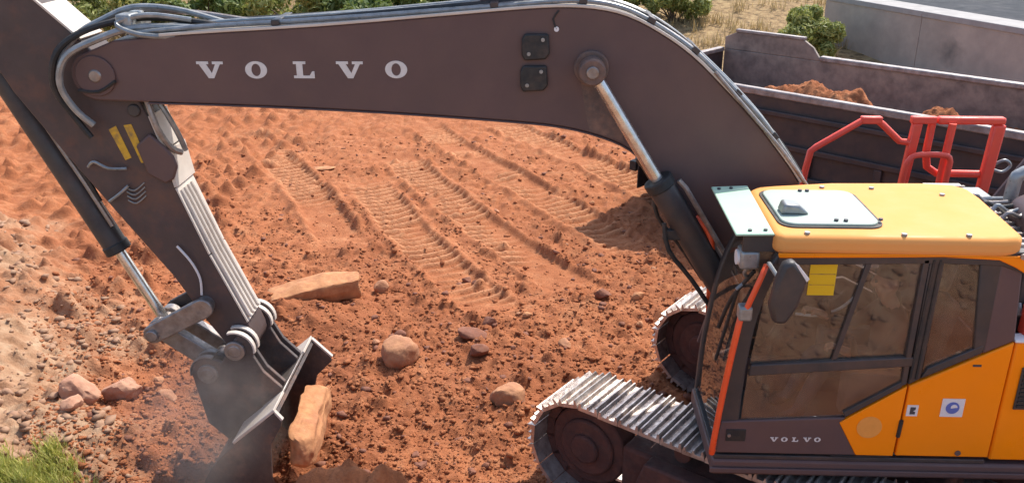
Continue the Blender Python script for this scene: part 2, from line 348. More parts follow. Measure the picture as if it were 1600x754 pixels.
ca.data.foreach_set('color', np.stack([zone_r, zone_g, zone_b, np.ones_like(H)], -1).reshape(-1).astype(np.float32))
dampm = np.clip(sstep(-0.05, 0.42, fbm(X, Y, 0.7, 5, 301, 0.6)+0.12-0.6*compact), 0, 1)*sstep(9, 4.5, Y)*0.36
dampm = np.maximum(dampm, 0.5*np.exp(-((X+5.0)/1.3)**2-((Y-1.6)/1.4)**2)*sstep(-0.25, 0.2, fbm(X, Y, 1.6, 4, 311, 0.6)))
da = me.attributes.new('damp', 'FLOAT', 'POINT'); da.data.foreach_set('value', dampm.reshape(-1).astype(np.float32))
me.materials.append(M['soil']); me.polygons.foreach_set('use_smooth', [True]*len(F))
ground = bpy.data.objects.new('ground', me); col.objects.link(ground); tag(ground, kind='structure')
tag(ground, 'bare red soil with clods and track marks, banked up on the left')
def gz(x, y):
    i = min(max(np.searchsorted(gx, x)-1, 0), nx-2); j = min(max(np.searchsorted(gy, y)-1, 0), ny-2)
    u = (x-gx[i])/(gx[i+1]-gx[i]); v = (y-gy[j])/(gy[j+1]-gy[j])
    return float((H[i,j]*(1-u)+H[i+1,j]*u)*(1-v)+(H[i,j+1]*(1-u)+H[i+1,j+1]*u)*v)

# ------------------------------------------------------------------ retaining wall, road
wd = Vector((0.388, -0.922, 0)); wnrm = Vector((0.922, 0.388, 0))      # along the wall (towards the camera), into the road side
W0 = Vector((5.95, 21.3, 0)); WT = 1.62
rm = MB(); a = W0-wd*0.0+wnrm*0.955; b = W0+wd*26+wnrm*0.955
rm.add([(a.x, a.y, WT-0.06), (b.x, b.y, WT-0.06), (b.x+wnrm.x*9, b.y+wnrm.y*9, WT-0.06), (a.x+wnrm.x*9, a.y+wnrm.y*9, WT-0.06)], [(0, 1, 2, 3)])
tag(rm.build('road', M['asphalt']), 'dark asphalt road above the concrete retaining wall', kind='structure')
wall = empty('retaining_wall', W0); tag(wall, 'long bare concrete retaining wall below the road, behind the dump truck', 'wall')
wm = Matrix(((wd.x, wnrm.x, 0, 0), (wd.y, wnrm.y, 0, 0), (0, 0, 1, 0), (0, 0, 0, 1)))
for k in range(7):                                         # cast panels with recessed joints
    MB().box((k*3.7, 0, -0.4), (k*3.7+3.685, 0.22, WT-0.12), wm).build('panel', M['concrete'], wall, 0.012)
    MB().box((k*3.7-0.002, -0.03, WT-0.12), (k*3.7+3.69, 0.95, WT+0.03), wm).build('coping', M['kerb'], wall, 0.015)
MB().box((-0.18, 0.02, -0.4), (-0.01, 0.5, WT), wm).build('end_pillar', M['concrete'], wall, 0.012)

# ------------------------------------------------------------------ dump truck
tu = Vector((0.745, -0.667, 0)); tv = Vector((0.667, 0.745, 0))
TA = Vector((0.32, 5.76, 0))
tm = Matrix(((tu.x, tv.x, 0, TA.x), (tu.y, tv.y, 0, TA.y), (0, 0, 1, 0), (0, 0, 0, 1)))
truck = empty('dump_truck'); truck.location = TA
tag(truck, 'dark steel dump truck parked behind the excavator, partly loaded with soil', 'truck')
tl = Matrix(((tu.x, tv.x, 0, 0), (tu.y, tv.y, 0, 0), (0, 0, 1, 0), (0, 0, 0, 1)))
S0, S1, TW = -2.1, 3.9, 2.72
def tb(lo, hi, name, mat, par=truck, bev=0.012):
    return MB().box(lo, hi, tl).build(name, mat, par, bev)
bed = tb((S0, 0.10, 0.98), (S1, TW-0.10, 1.06), 'bed_floor', M['bedin'])
near_p = tb((S0, 0.02, 1.00), (S1, 0.08, 2.10), 'side_panel', M['bed'])
tb((S0-0.02, -0.01, 2.10), (S1+0.02, 0.095, 2.20), 'top_rail', M['rail'], near_p, 0.02)
tb((S0, -0.045, 1.86), (S1, 0.018, 1.93), 'side_rib', M['bed'], near_p)
tb((S0, -0.045, 1.42), (S1, 0.018, 1.50), 'side_rib', M['bed'], near_p)
tb((S0, -0.06, 0.97), (S1, 0.018, 1.10), 'side_rib', M['bed'], near_p)
for k in range(7):
    s = S0+0.05+k*(S1-S0-0.2)/6; tb((s, -0.04, 1.102), (s+0.10, 0.017, 1.418), 'side_post', M['bed'], near_p)
far_p = tb((S0, TW-0.08, 1.00), (S1, TW-0.02, 2.16), 'side_panel', M['bedin'])
tb((S0+1.75, TW-0.11, 2.16), (S1+0.02, TW+0.03, 2.24), 'top_rail', M['rail'], far_p, 0.02)
fp = MB()
prof = [(S0, 2.162), (S0, 2.36), (S0+0.22, 2.46), (S0+1.45, 2.46), (S0+1.62, 2.36), (S0+1.75, 2.20), (S0+1.75, 2.162)]
o = len(fp.v); n = len(prof)
fp.prism(prof, TW-0.08, TW-0.02); fp.v = [tuple(tl @ Vector(p)) for p in fp.v]
fp.build('raised_board', M['bedin'], far_p, 0.01)
fr = MB(); fr.prism([(S0+0.2, 2.462), (S0+0.2, 2.51), (S0+1.46, 2.51), (S0+1.46, 2.462)], TW-0.10, TW+0.0); fr.v = [tuple(tl @ Vector(p)) for p in fr.v]
fr.build('board_edge', M['rail'], far_p, 0.01)
tg = tb((S0-0.06, 0.085, 1.00), (S0-0.005, TW-0.085, 2.12), 'tailgate', M['bed'])
tb((S0-0.08, 0.12, 2.12), (S0+0.03, TW-0.115, 2.19), 'top_rail', M['rail'], tg)
tb((S1-0.06, 0.085, 1.07), (S1, TW-0.085, 2.40), 'headboard', M['bedin'])
tb((S0+0.2, 0.75, 0.62), (S1+2.4, 0.90, 0.95), 'chassis_beam', M['black']); tb((S0+0.2, TW-0.90, 0.62), (S1+2.4, TW-0.75, 0.95), 'chassis_beam', M['black'])
tb((S0-0.05, 0.10, 0.52), (S0+0.08, TW-0.10, 0.68), 'bumper_bar', M['black'])
for w in (0.16, TW-0.40): tb((S0-0.07, w, 0.54), (S0-0.052, w+0.24, 0.66), 'tail_light', M['red'], truck, 0.004)
for w in (0.1, TW-0.62): tb((S0+0.12, w, 0.25), (S0+0.14, w+0.52, 0.94), 'mud_flap', M['black'], truck, 0.003)
tb((1.2, 0.12, 0.5), (2.6, 0.7, 0.92), 'fuel_tank', M['greyd'], truck, 0.06)
for s in (-1.2, 0.15, 4.9):
    for w in (0.06, TW-0.40):
        c0 = tl @ Vector((s, w, 0.52)); c1 = tl @ Vector((s, w+0.34, 0.52))
        ty = MB().cyl(c0, c1, 0.52, 32).build('wheel', M['black'], truck, 0.05)
        q0 = tl @ Vector((s, w-0.012, 0.52)); q1 = tl @ Vector((s, w+0.352, 0.52))
        MB().cyl(q0, q1, 0.27, 24).build('rim', M['steel'], ty, 0.02)
tcab = MB(); tcab.prism([(S1+0.25, 0.7), (S1+2.3, 0.7), (S1+2.3, 1.6), (S1+2.1, 2.75), (S1+0.25, 2.8)], 0.12, TW-0.12); tcab.v = [tuple(tl @ Vector(p)) for p in tcab.v]
tcab = tcab.build('cab', M['paper'], truck, 0.07)
tb((S1+0.9, 0.112, 1.75), (S1+1.9, 0.119, 2.45), 'window', M['glass'], tcab, 0)
# load of soil in the truck
sg = np.linspace(S0+0.02, S1-0.08, 260); wg = np.linspace(0.09, TW-0.09, 110)
SS, WW = np.meshgrid(sg, wg, indexing='ij')
LZ = 1.55+0.16*fbm(SS, WW, 1.2, 4, 201)+0.09*fbm(SS, WW, 6, 4, 211, 0.7)
def lg(s, w, a, b): return np.exp(-((SS-s)/a)**2-((WW-w)/b)**2)
LZ += 0.45*lg(-0.25,0.9,0.45,0.45)+0.42*lg(0.35,1.0,0.3,0.4)+0.42*lg(1.05,1.05,0.36,0.5)+0.36*lg(0.75,0.8,0.55,0.5)+0.47*lg(2.42,0.85,0.36,0.4)+0.35*lg(2.0,0.8,0.3,0.4)-0.25*lg(1.6,1.0,0.3,0.6)
sm = MB(); i = np.arange(SS.size).reshape(SS.shape)
sm.v = [tuple(tm @ Vector((a, b, c))) for a, b, c in zip(SS.ravel(), WW.ravel(), LZ.ravel())]
sm.f = [tuple(q) for q in np.stack([i[:-1,:-1], i[1:,:-1], i[1:,1:], i[:-1,1:]], -1).reshape(-1, 4).tolist()]
tag(sm.build('soil_load', M['clod'], None, 0, True), 'reddish soil heaped in the bed of the dump truck', 'soil')

# ------------------------------------------------------------------ excavator
ex = empty('excavator'); tag(ex, 'dark grey and orange crawler excavator digging with its arm curled in', 'excavator')
# --- undercarriage, turned 35 degrees under the upper structure
UC = Vector((-0.21, -0.28, 0)); uf = Vector((-0.82, 0.5724, 0)); un_ = Vector((0.5724, 0.82, 0))   # forward, across (away from camera)
um = Matrix(((uf.x, un_.x, 0, UC.x), (uf.y, un_.y, 0, UC.y), (0, 0, 1, 0), (0, 0, 0, 1)))
SF, SR, TR, ZC = 1.60, -1.85, 0.435, 0.485                  # idler, sprocket, belt radius, axle height
Lst = SF-SR; per = 2*Lst+2*math.pi*TR; NS = 52
def track_pt(d):
    d %= per
    if d < Lst: return SR+d, ZC+TR, 0.0
    d -= Lst
    if d < math.pi*TR: a = d/TR; return SF+TR*math.sin(a), ZC+TR*math.cos(a), a
    d -= math.pi*TR
    if d < Lst: return SF-d, ZC-TR, math.pi
    d -= Lst; a = math.pi+d/TR; return SR+TR*math.sin(a), ZC+TR*math.cos(a), a
pit = per/NS; hw = 0.28
sp = MB()                                                  # a three-bar track shoe
p = pit*0.49
sec = [(-p,0.0),(-p,0.03),(-p*.86,0.075),(-p*.74,0.075),(-p*.66,0.032),(-p*.12,0.032),(-p*.05,0.06),(p*.05,0.06),(p*.12,0.032),(p*.66,0.032),(p*.74,0.066),(p*.86,0.066),(p,0.03),(p,0.0)]
sp.prism(sec, -hw, hw)
shoe_me = None
for side, yc in ((0, -1.09), (1, 1.09)):
    tf = MB().box((SR+0.35, yc-0.16, 0.22), (SF-0.35, yc+0.16, 0.66), um).build('track_frame', M['mud'], ex, 0.03)
    yo = yc-0.30 if side == 0 else yc+0.18
    g = MB(); g.prism([(SR+0.55, 0.12), (SF-0.72, 0.12), (SF-0.55, 0.46), (SF-0.62, 0.68), (SR+0.6, 0.68)], yo, yo+0.16); g.v = [tuple(um @ Vector(q)) for q in g.v]
    g.build('side_guard', M['mud'], tf, 0.02)
    if side == 0:
        st = MB(); st.prism([(0.98, 0.47), (0.62, 0.43), (0.25, 0.45), (0.22, 0.50), (0.60, 0.485), (0.95, 0.52)], yo-0.004, yo-0.0005); st.v = [tuple(um @ Vector(q)) for q in st.v]
        st.build('red_scrape', M['red'], tf)
    for s, r, nm in ((SF, 0.355, 'idler'), (SR, 0.34, 'sprocket')):
        c0 = um @ Vector((s, yc-0.11, ZC)); c1 = um @ Vector((s, yc+0.11, ZC))
        wh = MB().cyl(c0, c1, r, 32).cyl(um @ Vector((s, yc-0.19, ZC)), um @ Vector((s, yc+0.19, ZC)), 0.13, 20)
        wh.cyl(um @ Vector((s, yc-0.15, ZC)), um @ Vector((s, yc+0.15, ZC)), r*0.72, 28)
        wh.build(nm, M['mud'], tf, 0.02)
    for k in range(7):
        s = SR+0.55+k*(Lst-1.1)/6
        MB().cyl(um @ Vector((s, yc-0.15, 0.20)), um @ Vector((s, yc+0.15, 0.20)), 0.115, 18).build('roller', M['mud'], tf, 0.015)
    for s in (-0.7, 0.75):
        MB().cyl(um @ Vector((s, yc-0.12, 0.755)), um @ Vector((s, yc+0.12, 0.755)), 0.07, 14).build('carrier_roller', M['mud'], tf, 0.01)
    ch = MB()                                              # link chain inside the shoes
    for k in range(NS):
        s, z, a = track_pt(k*pit+0.03)
        rot = Matrix.Translation((s, 0, z)) @ Matrix.Rotation(a, 4, 'Y')
        for dy in (-0.085, 0.055): ch.box((-pit*0.52, yc+dy, -0.075), (pit*0.52, yc+dy+0.03, -0.004), um @ rot)
    ch.build('link_chain', M['mud'], tf)
    for k in range(NS):
        s, z, a = track_pt(k*pit+0.03)
        if shoe_me is None:
            sh = sp.build('shoe', M['shoe'], tf, 0); shoe_me = sh.data
        else:
            sh = bpy.data.objects.new('shoe', shoe_me); col.objects.link(sh); sh.parent = tf
        sag = -0.025*math.sin(math.pi*(s-SR)/Lst) if a == 0 else 0
        sh.matrix_basis = um @ Matrix.Translation((s, yc, z+sag+random.uniform(-.004,.004))) @ Matrix.Rotation(a+random.uniform(-.03,.03), 4, 'Y')
cb = MB().box((-1.0, -0.85, 0.42), (0.9, 0.85, 0.80), um).box((0.55, -1.0, 0.30), (0.95, 1.0, 0.62), um).box((-1.0, -1.0, 0.30), (-0.6, 1.0, 0.62), um)
cbo = cb.build('carbody', M['mud'], ex, 0.04)
MB().cyl((UC.x, UC.y, 0.80), (UC.x, UC.y, 0.98), 0.62, 40).build('swing_ring', M['greyd'], cbo, 0.01)
# --- deck
deck = MB().slab([(-1.41,-1.41), (2.0,-1.41), (2.75,-0.9), (2.85,0.0), (2.75,0.95), (2.0,1.42), (-0.75,1.42), (-0.75,-0.45), (-1.41,-0.45)], 1.005, 1.13).build('deck_frame', M['grey'], ex, 0.02)
MB().box((-1.425,-1.432,1.035), (2.0,-1.412,1.075)).build('skirt_rib', M['grey'], deck, 0.006)
MB().box((-1.40,-1.40,1.132), (0.46,-0.50,1.165)).build('cab_mount', M['greyd'], deck, 0.006)
MB().box((-1.20,-0.44,0.93), (-0.2,0.44,1.20)).build('boom_base', M['grey'], deck, 0.02)
for y0 in (-0.33, 0.29):
    MB().prism([(-1.25,1.13), (0.6,1.13), (0.4,1.7), (-0.3,2.05), (-0.65,2.0), (-0.8,1.55), (-1.2,1.35)], y0, y0+0.04).build('boom_bracket', M['grey'], deck, 0.01)
# --- body behind the cab
sd = MB().prism([(0.485,1.165), (1.25,1.165), (1.25,2.08), (0.485,2.08)], -1.40, -1.36).build('side_door', M['orange'], ex, 0.015)
MB().box((0.56,-1.412,1.58), (1.15,-1.403,1.90)).build('vent_grille', M['greyd'], sd, 0.004)
for k in range(9): MB().box((0.575,-1.420,1.60+k*0.033), (1.135,-1.4125,1.618+k*0.033)).build('grille_slat', M['black'], sd)
MB().box((0.475,-1.41,2.082), (1.25,-1.30,2.10)).build('cap_strip', M['paper'], sd, 0.005)
sd2 = MB().prism([(1.265,1.165), (2.0,1.165), (2.0,2.08), (1.265,2.08)], -1.40, -1.36).build('side_door', M['orange'], ex, 0.015)
eng = MB().box((0.49,-1.355,1.14), (2.0,1.36,2.05)).build('engine_house', M['grey'], ex, 0.02)
MB().slab([(2.01,-1.40), (2.7,-0.95), (2.9,0.0), (2.7,1.0), (2.01,1.40)], 1.14, 2.15).build('counterweight', M['grey'], ex, 0.08)
MB().box((0.80,-1.30,2.052), (2.0,0.95,2.30)).build('engine_hood', M['grey'], eng, 0.05)
MB().box((0.54,-1.20,2.052), (0.82,0.45,2.52)).build('hood_step', M['greyd'], eng, 0.02)
tp = MB().box((0.53,-1.24,2.522), (0.83,0.5,2.55)).build('walkway_plate', M['greylit'], eng, 0.004)
for k in range(16): MB().box((0.545,-1.22+k*0.105,2.551), (0.815,-1.195+k*0.105,2.572)).build('tread_bar', M['steel'], tp)
MB().tube([(0.95,-0.10,2.1),(0.95,-0.10,2.72),(0.99,-0.10,2.82),(1.08,-0.10,2.86)], 0.05, 16, 4).build('exhaust_pipe', M['pipe'], eng, 0, True)
MB().cyl((0.90,-0.85,2.60), (0.98,-0.30,2.60), 0.14, 28).build('air_filter', M['grey'], eng, 0.02)
MB().box((0.60,-0.22,2.555),(0.76,0.02,2.68)).build('valve_box', M['pipe'], eng, 0.02)
for q in range(5): MB().tube([(0.54+0.02*q,-0.20-0.10*q,2.57),(0.57+0.03*q,-0.14-0.11*q,2.68+0.02*(q%2)),(0.68+0.03*q,-0.14-0.1*q,2.64),(0.84,-0.2-0.08*q,2.66)], 0.016, 8, 4).build('hose', M[('pipe','steel','black','pipe','steel')[q]], eng, 0, True)
MB().prism([(0.92,2.30), (1.55,2.30), (1.55,3.10), (1.36,3.06)], 0.30, 0.34).build('hood_plate', M['grey'], eng, 0.01)
MB().tube([(0.50,-1.2,2.3),(0.56,-0.9,2.42),(0.55,-0.7,2.52),(0.60,-0.6,2.45),(0.66,-0.5,2.55)], 0.022, 8, 5).build('hose', M['pipe'], eng, 0, True)
MB().tube([(0.55,-1.25,2.2),(0.60,-1.05,2.38),(0.66,-0.85,2.40),(0.72,-0.72,2.5)], 0.018, 8, 5).build('hose', M['steel'], eng, 0, True)
MB().box((0.56,-1.34,2.08),(0.68,-1.24,2.3)).build('lamp_housing', M['red'], eng, 0.015)
MB().box((-0.75,0.55,1.14), (0.48,1.38,1.75)).build('tank_box', M['grey'], ex, 0.03)

# --- red guard rails on the far side
ry = 1.2
def rail(pts, r, nm='guard_rail', m='red', sm=0):
    return MB().tube([(x, y, z) for x, y, z in pts], r, 12, sm).build(nm, M[m], ex, 0, True)
rail([(-0.26,ry,1.75),(-0.235,ry,2.40),(-0.205,ry,2.61),(-0.16,ry,2.65),(0.20,ry,2.885),(0.25,ry,2.905),(0.35,ry,2.895),(0.40,ry,2.86),(0.57,ry,2.71),(0.66,ry,2.70)], 0.030, 'guard_rail', 'red')
MB().box((0.20,ry-0.035,2.87),(0.385,ry+0.035,2.935)).build('rail_joint', M['red'], ex, 0.012)
MB().prism([(0.585,1.75),(0.66,1.75),(0.745,2.88),(0.655,2.88)], ry-0.03, ry+0.03).build('rail_post', M['red'], ex, 0.015)
MB().box((0.64,ry-0.035,2.875),(0.86,ry+0.035,2.94)).build('rail_joint', M['red'], ex, 0.012)
rail([(0.84,ry+.02,2.885),(0.83,ry+.02,2.60),(0.86,ry+.02,2.47),(0.95,ry+.02,2.41),(1.36,ry+.02,2.405)], 0.034, 'guard_rail', 'red', 0)
rail([(0.95,ry-.06,1.75),(0.965,ry-.06,2.5),(0.985,ry-.06,2.89)], 0.034, 'rail_post', 'red')
MB().box((0.87,ry-0.04,2.872),(1.46,ry+0.045,2.938)).build('top_rail', M['red'], ex, 0.02)
MB().prism([(1.30,1.75),(1.40,1.75),(1.475,2.87),(1.36,2.87)], ry-0.035, ry+0.035).build('rail_post', M['red'], ex, 0.02)
rail([(0.56,ry-.14,1.75),(0.60,ry-.14,2.45),(0.63,ry-.14,2.58),(0.70,ry-.14,2.625),(0.92,ry-.14,2.625),(0.98,ry-.14,2.58),(0.98,ry-.14,2.45),(0.95,ry-.14,1.75)], 0.026, 'guard_rail', 'red', 3)
rail([(1.44,ry,2.50),(1.52,ry-.02,2.55),(1.58,ry-.02,2.50),(1.52,ry-.02,2.44),(1.43,ry,2.46)], 0.014, 'hose_loop', 'pipe', 4)
rail([(-1.30,-0.38,1.6),(-1.33,-0.38,2.2),(-1.36,-0.36,2.40),(-1.42,-0.34,2.48),(-1.47,-0.32,2.52)], 0.030, 'grab_handle', 'redo', 3)

# --- cab
YN, YF = -1.40, -0.50
cab = empty('cab'); cab.parent = ex
def cp(poly, y0, y1, name, mat, bev=0.006): return MB().prism(poly, y0, y1).build(name, mat, cab, bev)
# near side: sill, pillars, rails
frontc = spline2([(-1.11,2.70),(-1.20,2.52),(-1.29,2.26),(-1.345,1.95),(-1.385,1.60),(-1.40,1.17)], 3)
inner = spline2([(-1.06,2.66),(-1.13,2.50),(-1.20,2.25),(-1.235,1.95),(-1.25,1.60),(-1.25,1.45)], 3)
for y0, y1 in ((YN, YN+0.07), (YF-0.07, YF)):
    cp(frontc+inner[::-1], y0, y1, 'front_pillar', M['greyd'], 0.012)
cp([(-1.12,2.61),(-0.10,2.635),(0.28,2.625),(0.43,2.57),(0.43,2.72),(-1.11,2.72)], YN-0.010, YN+0.07, 'roof_rail', M['greyd'])
cp([(-1.10,2.60),(0.43,2.60),(0.43,2.72),(-1.11,2.72)], YF-0.07, YF-0.001, 'roof_rail', M['greyd'])
cp([(0.27,2.655),(0.42,2.60),(0.475,2.09),(0.28,1.99)], YN-0.004, YN+0.07, 'rear_pillar', M['grey'], 0.015)
cp([(-0.17,2.68),(-0.075,2.68),(-0.085,1.80),(-0.16,1.75)], YN-0.006, YN+0.06, 'middle_pillar', M['greyd'], 0.010)
for dx in (-0.145, -0.105): MB().tube([(dx,YN-0.008,2.66),(dx-0.012,YN-0.008,1.80)], 0.009, 6).build('door_seal', M['black'], cab, 0, True)
# door: dark lower skin with the orange corner, frame round the panes
door = cp([(-1.395,1.19),(-0.43,1.19),(-0.575,1.45),(-0.535,1.49),(-1.25,1.45),(-1.37,1.44)], YN-0.012, YN+0.03, 'door', M['grey'], 0.008)
MB().prism([(-0.575,1.45),(-0.165,1.745),(-0.175,1.19),(-0.43,1.19)], YN-0.012, YN+0.03).build('door_corner', M['orange'], door, 0.006)
MB().prism([(-1.225,1.80),(-0.155,1.895),(-0.155,1.965),(-1.215,1.885)], YN-0.012, YN+0.03).build('door_crossbar', M['greyd'], door, 0.008)
MB().prism([(-0.21,2.66),(-0.172,2.665),(-0.172,1.76),(-0.21,1.74)], YN-0.010, YN+0.03).build('door_edge', M['greyd'], door, 0.006)
MB().prism([(-0.56,2.65),(-0.525,2.65),(-0.655,1.94),(-0.69,1.93)], YN-0.006, YN+0.014).build('sliding_window_edge', M['greyd'], door, 0.003)
MB().prism([(-0.54,1.492),(-0.20,1.735),(-0.20,1.78),(-0.56,1.53)], YN-0.008, YN+0.03).build('door_trim', M['greyd'], door, 0.004)
MB().prism([(-1.14,2.66),(-0.19,2.68),(-0.19,1.80),(-1.22,1.87)], YN+0.016, YN+0.022).build('upper_pane', M['glass'], door)
MB().prism([(-1.225,1.87),(-0.19,1.94),(-0.20,1.74),(-0.55,1.50),(-1.24,1.45)], YN+0.006, YN+0.012).build('lower_pane', M['glass'], door)
MB().box((-1.335,YN-0.018,1.29),(-1.20,YN-0.012,1.385)).build('door_handle_recess', M['black'], door, 0.004)
MB().cyl((-1.315,YN-0.03,1.34),(-1.315,YN-0.016,1.34),0.012,12).build('door_lock', M['steel'], door)
MB().cyl((-0.168,YN-0.014,1.35),(-0.163,YN-0.014,1.48),0.014,10).build('hinge', M['black'], door)
MB().box((-0.60,YN-0.02,1.02+0.165),(-0.2,YN-0.012,1.02+0.172)).build('door_sill', M['black'], door)
# rear quarter panel and window
cp([(-0.158,1.19),(0.472,1.19),(0.472,2.085),(-0.15,1.745)], YN-0.008, YN+0.06, 'quarter_panel', M['orange'], 0.010)
cp([(-0.085,1.80),(0.28,2.0),(0.28,2.06),(-0.05,1.88)], YN-0.004, YN+0.05, 'window_frame', M['greyd'], 0.006)
cp([(0.15,2.63),(0.285,2.66),(0.30,2.02),(0.225,2.0)], YN-0.002, YN+0.045, 'window_frame', M['greyd'], 0.008)
cp([(-0.075,2.68),(0.20,2.67),(0.26,2.0),(-0.075,1.83)], YN+0.012, YN+0.018, 'quarter_pane', M['glass'], 0)
# front, back, far side
wv = []; wf = []
fc = spline2([(-1.125,2.66),(-1.195,2.52),(-1.285,2.26),(-1.34,1.95),(-1.378,1.60),(-1.39,1.20)], 3)
for x, z in fc: wv += [(x+0.01, YN+0.072, z), (x+0.01, YF-0.072, z)]
wf = [(2*i, 2*i+1, 2*i+3, 2*i+2) for i in range(len(fc)-1)]
w = MB(); w.add(wv, wf); w.build('windscreen', M['glass'], cab, 0, True)
MB().box((-1.275,YN+0.075,1.80),(-1.235,YF-0.075,1.84)).build('windscreen_bar', M['greyd'], cab, 0.006)
cp([(-1.24,1.46),(0.40,1.46),(0.40,2.60),(-1.12,2.60)], YF-0.040, YF-0.034, 'far_window', M['glass'], 0)
cp([(-1.38,1.17),(0.43,1.17),(0.43,1.46),(-1.37,1.46)], YF-0.065, YF-0.005, 'far_panel', M['grey'])
cp([(-0.12,1.462),(-0.02,1.462),(-0.02,2.60),(-0.12,2.60)], YF-0.065, YF-0.005, 'far_pillar', M['greyd'])
MB().box((0.40,YN+0.075,1.17),(0.44,YF-0.075,1.95)).build('back_panel', M['grey'], cab, 0.01)
MB().box((0.41,YN+0.075,1.95),(0.416,YF-0.075,2.60)).build('rear_window', M['glass'], cab)
MB().box((0.39,YF-0.07,1.17),(0.44,YF,2.60)).build('rear_pillar', M['greyd'], cab, 0.01)
MB().box((-1.36,YN+0.04,1.166),(0.40,YF-0.07,1.19)).build('cab_floor', M['interior'], cab)
# roof: rounded orange cap with a hatch opening left as a sunken pale panel
rf = [(-1.13,-1.425),(0.25,-1.435),(0.37,-1.41),(0.41,-1.33),(0.465,-0.62),(0.46,-0.42),(0.38,-0.33),(0.15,-0.295),(-0.5,-0.315),(-1.06,-0.42),(-1.14,-0.52),(-1.16,-1.35)]
def rrect(x0, x1, y0, y1, r, sk=0):
    q = []
    for cx, cy, a in ((x1-r,y1-r,0),(x0+r,y1-r,90),(x0+r,y0+r,180),(x1-r,y0+r,270)):
        for k in range(6): q.append((cx+r*math.cos(R(a+18*k)), cy+r*math.sin(R(a+18*k))))
    return [(x+sk*(y-y0), y) for x, y in q]
roof = MB().slab(rf, 2.685, 2.815).build('roof', M['roof'], cab, 0.045, False, 5)
cut = MB().slab(rrect(-1.03,-0.485,-1.215,-0.615,0.08), 2.5, 3.0).build('hatch_cutter', M['roof'])
bo = roof.modifiers.new('hole', 'BOOLEAN'); bo.operation = 'DIFFERENCE'; bo.object = cut
dg = bpy.context.evaluated_depsgraph_get(); dg.update(); rme = bpy.data.meshes.new_from_object(roof.evaluated_get(dg))
roof.modifiers.clear(); roof.data = rme; bpy.data.objects.remove(cut)
hs = MB(); qa = rrect(-1.09,-0.42,-1.28,-0.55,0.10); qb = rrect(-1.035,-0.48,-1.22,-0.61,0.085); n = len(qa)
hs.add([(x,y,z) for z in (2.812,2.824) for q in (qa,qb) for x,y in q], [f for k in range(n) for f in ((k,(k+1)%n,n+(k+1)%n,n+k),(2*n+k,3*n+k,3*n+(k+1)%n,2*n+(k+1)%n),(k,2*n+k,2*n+(k+1)%n,(k+1)%n),(n+k,n+(k+1)%n,3*n+(k+1)%n,3*n+k))])
hs.build('hatch_seal', M['black'], roof, 0)
MB().slab(rrect(-1.07,-0.445,-1.255,-0.575,0.09), 2.82, 2.838).build('hatch_pane', M['hatch'], roof, 0.006)
MB().prism([(-1.05,2.84),(-0.86,2.84),(-0.93,2.90),(-1.03,2.91)], -1.10, -0.98).build('hatch_light', M['pipe'], roof, 0.015)
for x, y in ((-0.72,-1.20),(-0.66,-1.205),(-0.80,-0.61),(-0.75,-0.61),(-0.43,-1.18)): MB().cyl((x,y,2.838),(x,y,2.852),0.014,10).build('hatch_catch', M['ink'], roof)
for x, y in ((-0.95,-1.375),(-0.35,-1.385),(0.05,-1.385),(-0.25,-0.47),(0.2,-0.60),(-0.6,-0.46)):
    MB().cyl((x,y,2.812),(x,y,2.828),0.018,10).build('roof_bolt', M['pipe'], roof)
MB().cyl((0.385,-1.441,2.70),(0.385,-1.425,2.70),0.018,12).build('roof_bolt', M['steel'], roof)
cp([(-1.12,2.665),(-0.10,2.685),(0.25,2.67),(0.36,2.62),(0.445,2.57),(0.445,2.70),(-1.13,2.70)], YN-0.028, YN-0.0105, 'roof_side', M['orange'], 0.010)
# pale visor plate over the windscreen, wiper, lamp, mirror, hand rail
vis = MB().slab([(-1.40,-1.40),(-1.155,-1.385),(-1.125,-0.42),(-1.395,-0.46)], 2.80, 2.815).build('visor_plate', M['visor'], cab, 0.006)
for x, y in ((-1.35,-0.52),(-1.26,-0.50),(-1.30,-1.34),(-1.20,-1.33)): MB().cyl((x,y,2.814),(x,y,2.826),0.013,10).build('visor_bolt', M['ink'], vis)
for y in (-1.35,-0.50): MB().box((-1.34,y-0.012,2.68),(-1.12,y+0.012,2.80)).build('visor_bracket', M['greyd'], vis, 0.004)
MB().box((-1.345,-1.36,2.55),(-1.22,-1.22,2.68)).build('work_lamp', M['pipe'], cab, 0.02)
MB().cyl((-1.36,-1.29,2.615),(-1.345,-1.29,2.615),0.05,16).build('lamp_lens', M['paper'], cab)
MB().tube([(-1.22,-1.25,2.50),(-1.33,-1.15,2.25),(-1.375,-1.05,1.98)], 0.014, 8, 3).tube([(-1.30,-1.18,2.34),(-1.385,-1.10,1.75)],0.012,6).build('wiper', M['black'], cab, 0, True)
MB().tube([(-1.23,-1.30,2.62),(-1.29,-1.27,2.50),(-1.25,-1.2,2.42),(-1.32,-1.22,2.35)], 0.012, 8, 4).build('lamp_cable', M['pipe'], cab, 0, True)
MB().tube([(-1.20,-1.44,2.62),(-1.24,-1.50,2.56),(-1.31,-1.50,2.34)], 0.019, 10, 3).build('hand_rail', M['redo'], cab, 0, True)
MB().tube([(-1.325,-1.46,2.28),(-1.345,-1.49,2.22),(-1.40,-1.49,1.72),(-1.435,-1.49,1.28),(-1.42,-1.44,1.23)], 0.021, 10, 3).build('hand_rail', M['redo'], cab, 0, True)
MB().box((-1.355,-1.52,2.26),(-1.27,-1.43,2.36)).build('rail_bracket', M['pipe'], cab, 0.015)
mir = MB().prism([(-1.16,2.73),(-1.10,2.755),(-1.00,2.64),(-1.04,2.45),(-1.10,2.33),(-1.18,2.33),(-1.215,2.45),(-1.19,2.62)], -1.69, -1.60).build('mirror', M['greyd'], cab, 0.025)
